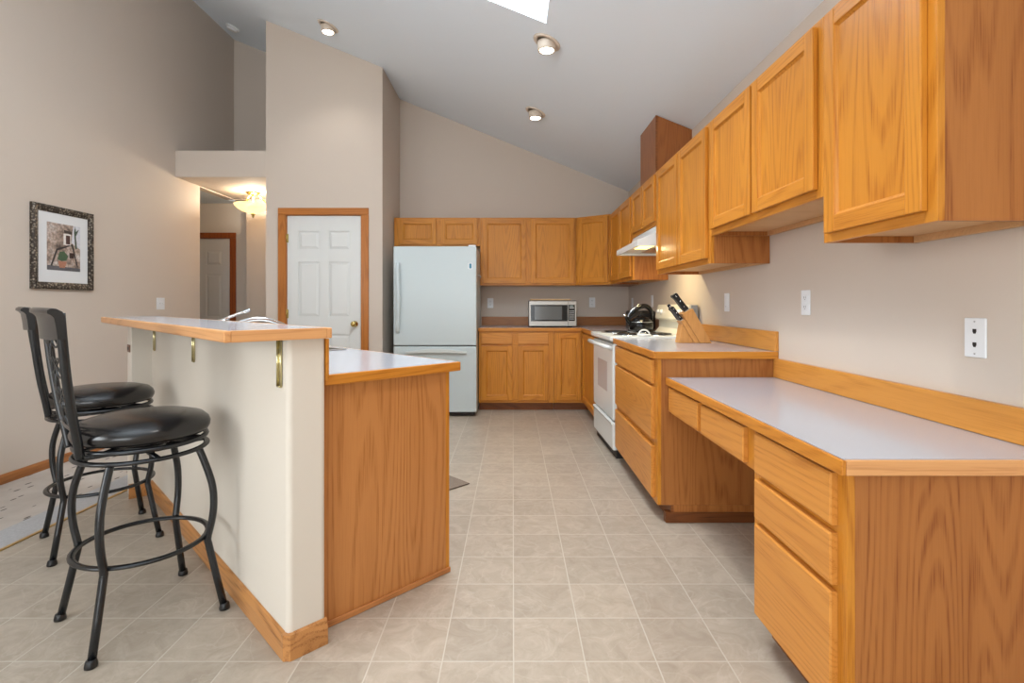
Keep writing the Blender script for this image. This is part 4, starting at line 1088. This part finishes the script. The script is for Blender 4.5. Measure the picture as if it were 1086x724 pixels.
# ------------------------------------------------------------------ doors
def panel_door(name, x0, x1, zt, y, leafmat, casev, casex, knob=True, label=None, hinge=True):
    """six-panel door set in a wall facing the camera; wall face at y"""
    r = bpy.data.objects.new(name, None); C.objects.link(r); r.location = (x0, y, 0); r['kind'] = 'structure'
    W = x1 - x0; g_ = .006; lw = .075
    L0, L1, T = .016, W - .016, zt - .016
    mb = MB().use(leafmat)
    yb, ys, yf = .046, .024, .012    # back, recessed plane, face plane
    mb.box(L0, L1, ys, yb, .008, T)
    st = .115; cw = (L1 - L0 - 2 * st - .10) / 2
    colx = [(L0 + st, L0 + st + cw), (L1 - st - cw, L1 - st)]
    k = T / 2.03
    rowz = [(.24 * k, .82 * k), (1.0 * k, 1.56 * k), (1.685 * k, 1.875 * k)]
    xs = [L0, colx[0][0], colx[0][1], colx[1][0], colx[1][1], L1]
    mb.box(L0, xs[1], yf, ys, .008, T, .0012); mb.box(xs[2], xs[3], yf, ys, .008, T, .0012); mb.box(xs[4], L1, yf, ys, .008, T, .0012)
    zs = [.008, rowz[0][0], rowz[0][1], rowz[1][0], rowz[1][1], rowz[2][0], rowz[2][1], T]
    for a, b_ in ((0, 1), (2, 3), (4, 5), (6, 7)):
        for c0_, c1_ in colx: mb.box(c0_, c1_, yf, ys, zs[a], zs[b_])
    for c0_, c1_ in colx:
        for za, zb in rowz:
            i0 = .006; i1 = .034
            A_ = [mb.bm.verts.new((x, ys - .0005, z)) for x, z in ((c0_ + i0, za + i0), (c1_ - i0, za + i0), (c1_ - i0, zb - i0), (c0_ + i0, zb - i0))]
            B_ = [mb.bm.verts.new((x, yf + .002, z)) for x, z in ((c0_ + i1, za + i1), (c1_ - i1, za + i1), (c1_ - i1, zb - i1), (c0_ + i1, zb - i1))]
            fs = [mb.bm.faces.new(B_)] + [mb.bm.faces.new([A_[i], A_[(i + 1) % 4], B_[(i + 1) % 4], B_[i]]) for i in range(4)]
            for f in fs:
                f.normal_update()
                if f.normal.y > 0: f.normal_flip()
    leaf = mb.out('door_leaf', r)
    mb = MB(); mb.use(casev)
    mb.box(-lw + .006, .010, -.018, -.0006, .0008, zt - .009, .003); mb.box(W - .010, W + lw - .006, -.018, -.0006, .0008, zt - .009, .003)
    mb.use(casex); mb.box(-lw + .006, W + lw - .006, -.0182, -.0006, zt - .0088, zt + lw - .014, .003)
    mb.use(casev); mb.box(.0005, .0145, .0, .098, .0008, zt - .016); mb.box(W - .0145, W - .0005, .0, .098, .0008, zt - .016); mb.use(casex); mb.box(.0005, W - .0005, 0, .098, zt - .0145, zt - .0005)
    mb.out('casing', r)
    if knob:
        mb = MB().use(BRASS); mb.lathe([(0, 0), (.032, 0), (.032, -.006), (.014, -.012), (.012, -.034), (.024, -.044), (.030, -.056), (.026, -.070), (.012, -.077), (0, -.078)], 24, (L1 - .062, yf - .0005, .945), 'y'); mb.out('door_knob', leaf)
    if hinge:
        for z in (.2, 1.03 * k, 1.80 * k):
            mb = MB().use(BRASS); mb.tube([(.013, .002, z - .045), (.013, .002, z + .045)], .006, 8); mb.box(.006, .030, .004, .008, z - .045, z + .045); mb.out('hinge', leaf)
    return r
panel_door('door_1', DX0, DX1, DT, PY, DOORW, CASEV, CASEX)
HC = oak('oak_hall_casing', 2, (160, 84, 40), (118, 56, 26), seed=33)
panel_door('door_2', HDX0, HDX1, HDT, HY, DOORG, HC, HC, knob=False, hinge=False)

# ------------------------------------------------------------------ hall lamp
t = thing('hall_ceiling_lamp', 'brass semi-flush hall lamp with lit alabaster glass bowl', 'ceiling lamp', (-3.06, 6.05, 2.469))
mb = MB().use(BRASS); mb.lathe([(0, 0), (.075, 0), (.078, -.012), (.06, -.026), (.02, -.032), (0, -.032)], 28); mb.out('canopy', t)
mb = MB().use(BRASS); mb.tube([(0, 0, -.03), (0, 0, -.26)], .007, 8); mb.lathe([(.0, -.04), (.018, -.05), (.022, -.07), (.012, -.085), (.01, -.1)], 16); mb.out('stem', t)
for k in range(3):
    a = 2 * PI * k / 3 + .5
    mb = MB().use(BRASS); mb.tube([(.05 * math.cos(a), .05 * math.sin(a), -.026), (.1 * math.cos(a), .1 * math.sin(a), -.075), (.185 * math.cos(a), .185 * math.sin(a), -.150)], .006, 8); mb.out('arm', t)
m, nt, b = newmat('lit_alabaster_glass')
nz = nt.nodes.new('ShaderNodeTexNoise'); nz.inputs['Scale'].default_value = 9; nz.inputs['Detail'].default_value = 4; nz.inputs['Distortion'].default_value = 1.5
tc = nt.nodes.new('ShaderNodeTexCoord'); nt.links.new(tc.outputs['Object'], nz.inputs['Vector'])
mm = nt.nodes.new('ShaderNodeMix'); mm.data_type = 'RGBA'; mm.inputs['A'].default_value = lin((238, 205, 140)); mm.inputs['B'].default_value = lin((255, 242, 212))
nt.links.new(nz.outputs['Fac'], mm.inputs['Factor']); nt.links.new(mm.outputs['Result'], b.inputs['Emission Color']); nt.links.new(mm.outputs['Result'], b.inputs['Base Color'])
b.inputs['Emission Strength'].default_value = 1.0; b.inputs['Roughness'].default_value = .2
tr = nt.nodes.new('ShaderNodeBsdfTransparent'); tr.inputs[0].default_value = (1, .95, .85, 1); ms = nt.nodes.new('ShaderNodeMixShader'); ms.inputs[0].default_value = .5
nt.links.new(b.outputs[0], ms.inputs[1]); nt.links.new(tr.outputs[0], ms.inputs[2]); nt.links.new(ms.outputs[0], nt.nodes['Material Output'].inputs[0])
mb = MB().use(m); mb.lathe([(.205, -.145), (.198, -.165), (.17, -.195), (.12, -.225), (.06, -.245), (.012, -.252), (.012, -.246), (.06, -.239), (.118, -.219), (.166, -.19), (.192, -.163), (.199, -.145)], 40); mb.out('bowl', t)
mb = MB().use(BRASS); mb.lathe([(.0, -.2525), (.022, -.254), (.026, -.262), (.014, -.272), (.017, -.282), (.008, -.298), (0, -.302)], 16); mb.out('finial', t)
l = bpy.data.lights.new('hall_lamp_bulb', 'POINT'); l.energy = 28; l.color = (1.0, .88, .70); l.shadow_soft_size = .05
lo = bpy.data.objects.new('hall_lamp_bulb', l); C.objects.link(lo); lo.location = (-3.03, 6.02, 2.40)

# ------------------------------------------------------------------ ceiling lights and smoke detector
SL = math.atan(.404)
def downlight(label, x, y, power=14):
    t = thing('recessed_ceiling_light', label, 'recessed light', (x, y, ceil_z(x) - .001), rot=(0, SL, 0), group='recessed eyeball ceiling lights')
    mb = MB().use(TRIMB); mb.lathe([(.100, 0), (.099, -.006), (.090, -.010), (.074, -.008), (.068, -.003), (.068, 0)], 40); mb.out('trim_ring', t)
    mb = MB().use(TRIMB); mb.lathe([(.064, -.0015), (.065, -.02), (.064, -.045), (.060, -.06), (.052, -.062), (.050, -.05), (.0, -.05)], 36)
    mb.turn(Matrix.Rotation(-SL * .95, 4, 'Y')); d = mb.out('eyeball', t)
    mb = MB().use(BULB); mb.lathe([(.0495, -.0515), (.046, -.060), (.03, -.067), (0, -.07)], 28); mb.turn(Matrix.Rotation(-SL * .95, 4, 'Y')); mb.out('bulb', d)
    l = bpy.data.lights.new('downlight_lamp', 'SPOT'); l.energy = power; l.color = (1, .96, .90); l.spot_size = math.radians(110); l.spot_blend = .7; l.shadow_soft_size = .05
    lo = bpy.data.objects.new('downlight_lamp', l); C.objects.link(lo); lo.location = (x - .03, y, ceil_z(x) - .12)
downlight('lit recessed eyeball ceiling light beside the skylight, nearest the camera', .235, 3.561)
downlight('lit recessed eyeball ceiling light nearest the boxed vent chase and back wall', .214, 4.87)
downlight('lit recessed eyeball ceiling light above the pantry wall on the left', -1.733, 4.82)
downlight('lit recessed eyeball ceiling light over the near side of the skylight', .25, 2.25, 40)
downlight('lit recessed eyeball ceiling light over the near end of the desk and bar', .26, .94, 28)
t = thing('smoke_detector', 'small white round smoke detector on the ceiling over the plant shelf', 'smoke detector', (-3.26, 5.98, ceil_z(-3.26) - .001), rot=(0, SL, 0))
mb = MB().use(PLAST); mb.lathe([(.075, 0), (.075, -.012), (.068, -.018), (0, -.02)], 32); mb.out('base', t)
mb = MB().use(PLAST); mb.lathe([(.058, -.0205), (.056, -.034), (.045, -.042), (0, -.044)], 32); mb.out('cover', t)

# ------------------------------------------------------------------ floor mat by the sink
m, nt, b = newmat('woven_mat')
tc = nt.nodes.new('ShaderNodeTexCoord'); wv = nt.nodes.new('ShaderNodeTexWave'); wv.inputs['Scale'].default_value = 30; wv.inputs['Distortion'].default_value = 2
nt.links.new(tc.outputs['Object'], wv.inputs['Vector'])
mm = nt.nodes.new('ShaderNodeMix'); mm.data_type = 'RGBA'; mm.inputs['A'].default_value = lin((96, 84, 74)); mm.inputs['B'].default_value = lin((156, 142, 128))
nt.links.new(wv.outputs['Fac'], mm.inputs['Factor']); nt.links.new(mm.outputs['Result'], b.inputs['Base Color']); b.inputs['Roughness'].default_value = .95
mb = MB().use(m); mb.box(0, .75, 0, .5, 0, .008, .003)
o = mb.out('floor_mat', None); tag(o, 'grey brown woven floor mat beside the island on the kitchen side', 'mat')
o.location = (*uv(2.12, 2.51), .0008); o.rotation_euler = (0, 0, RZI)
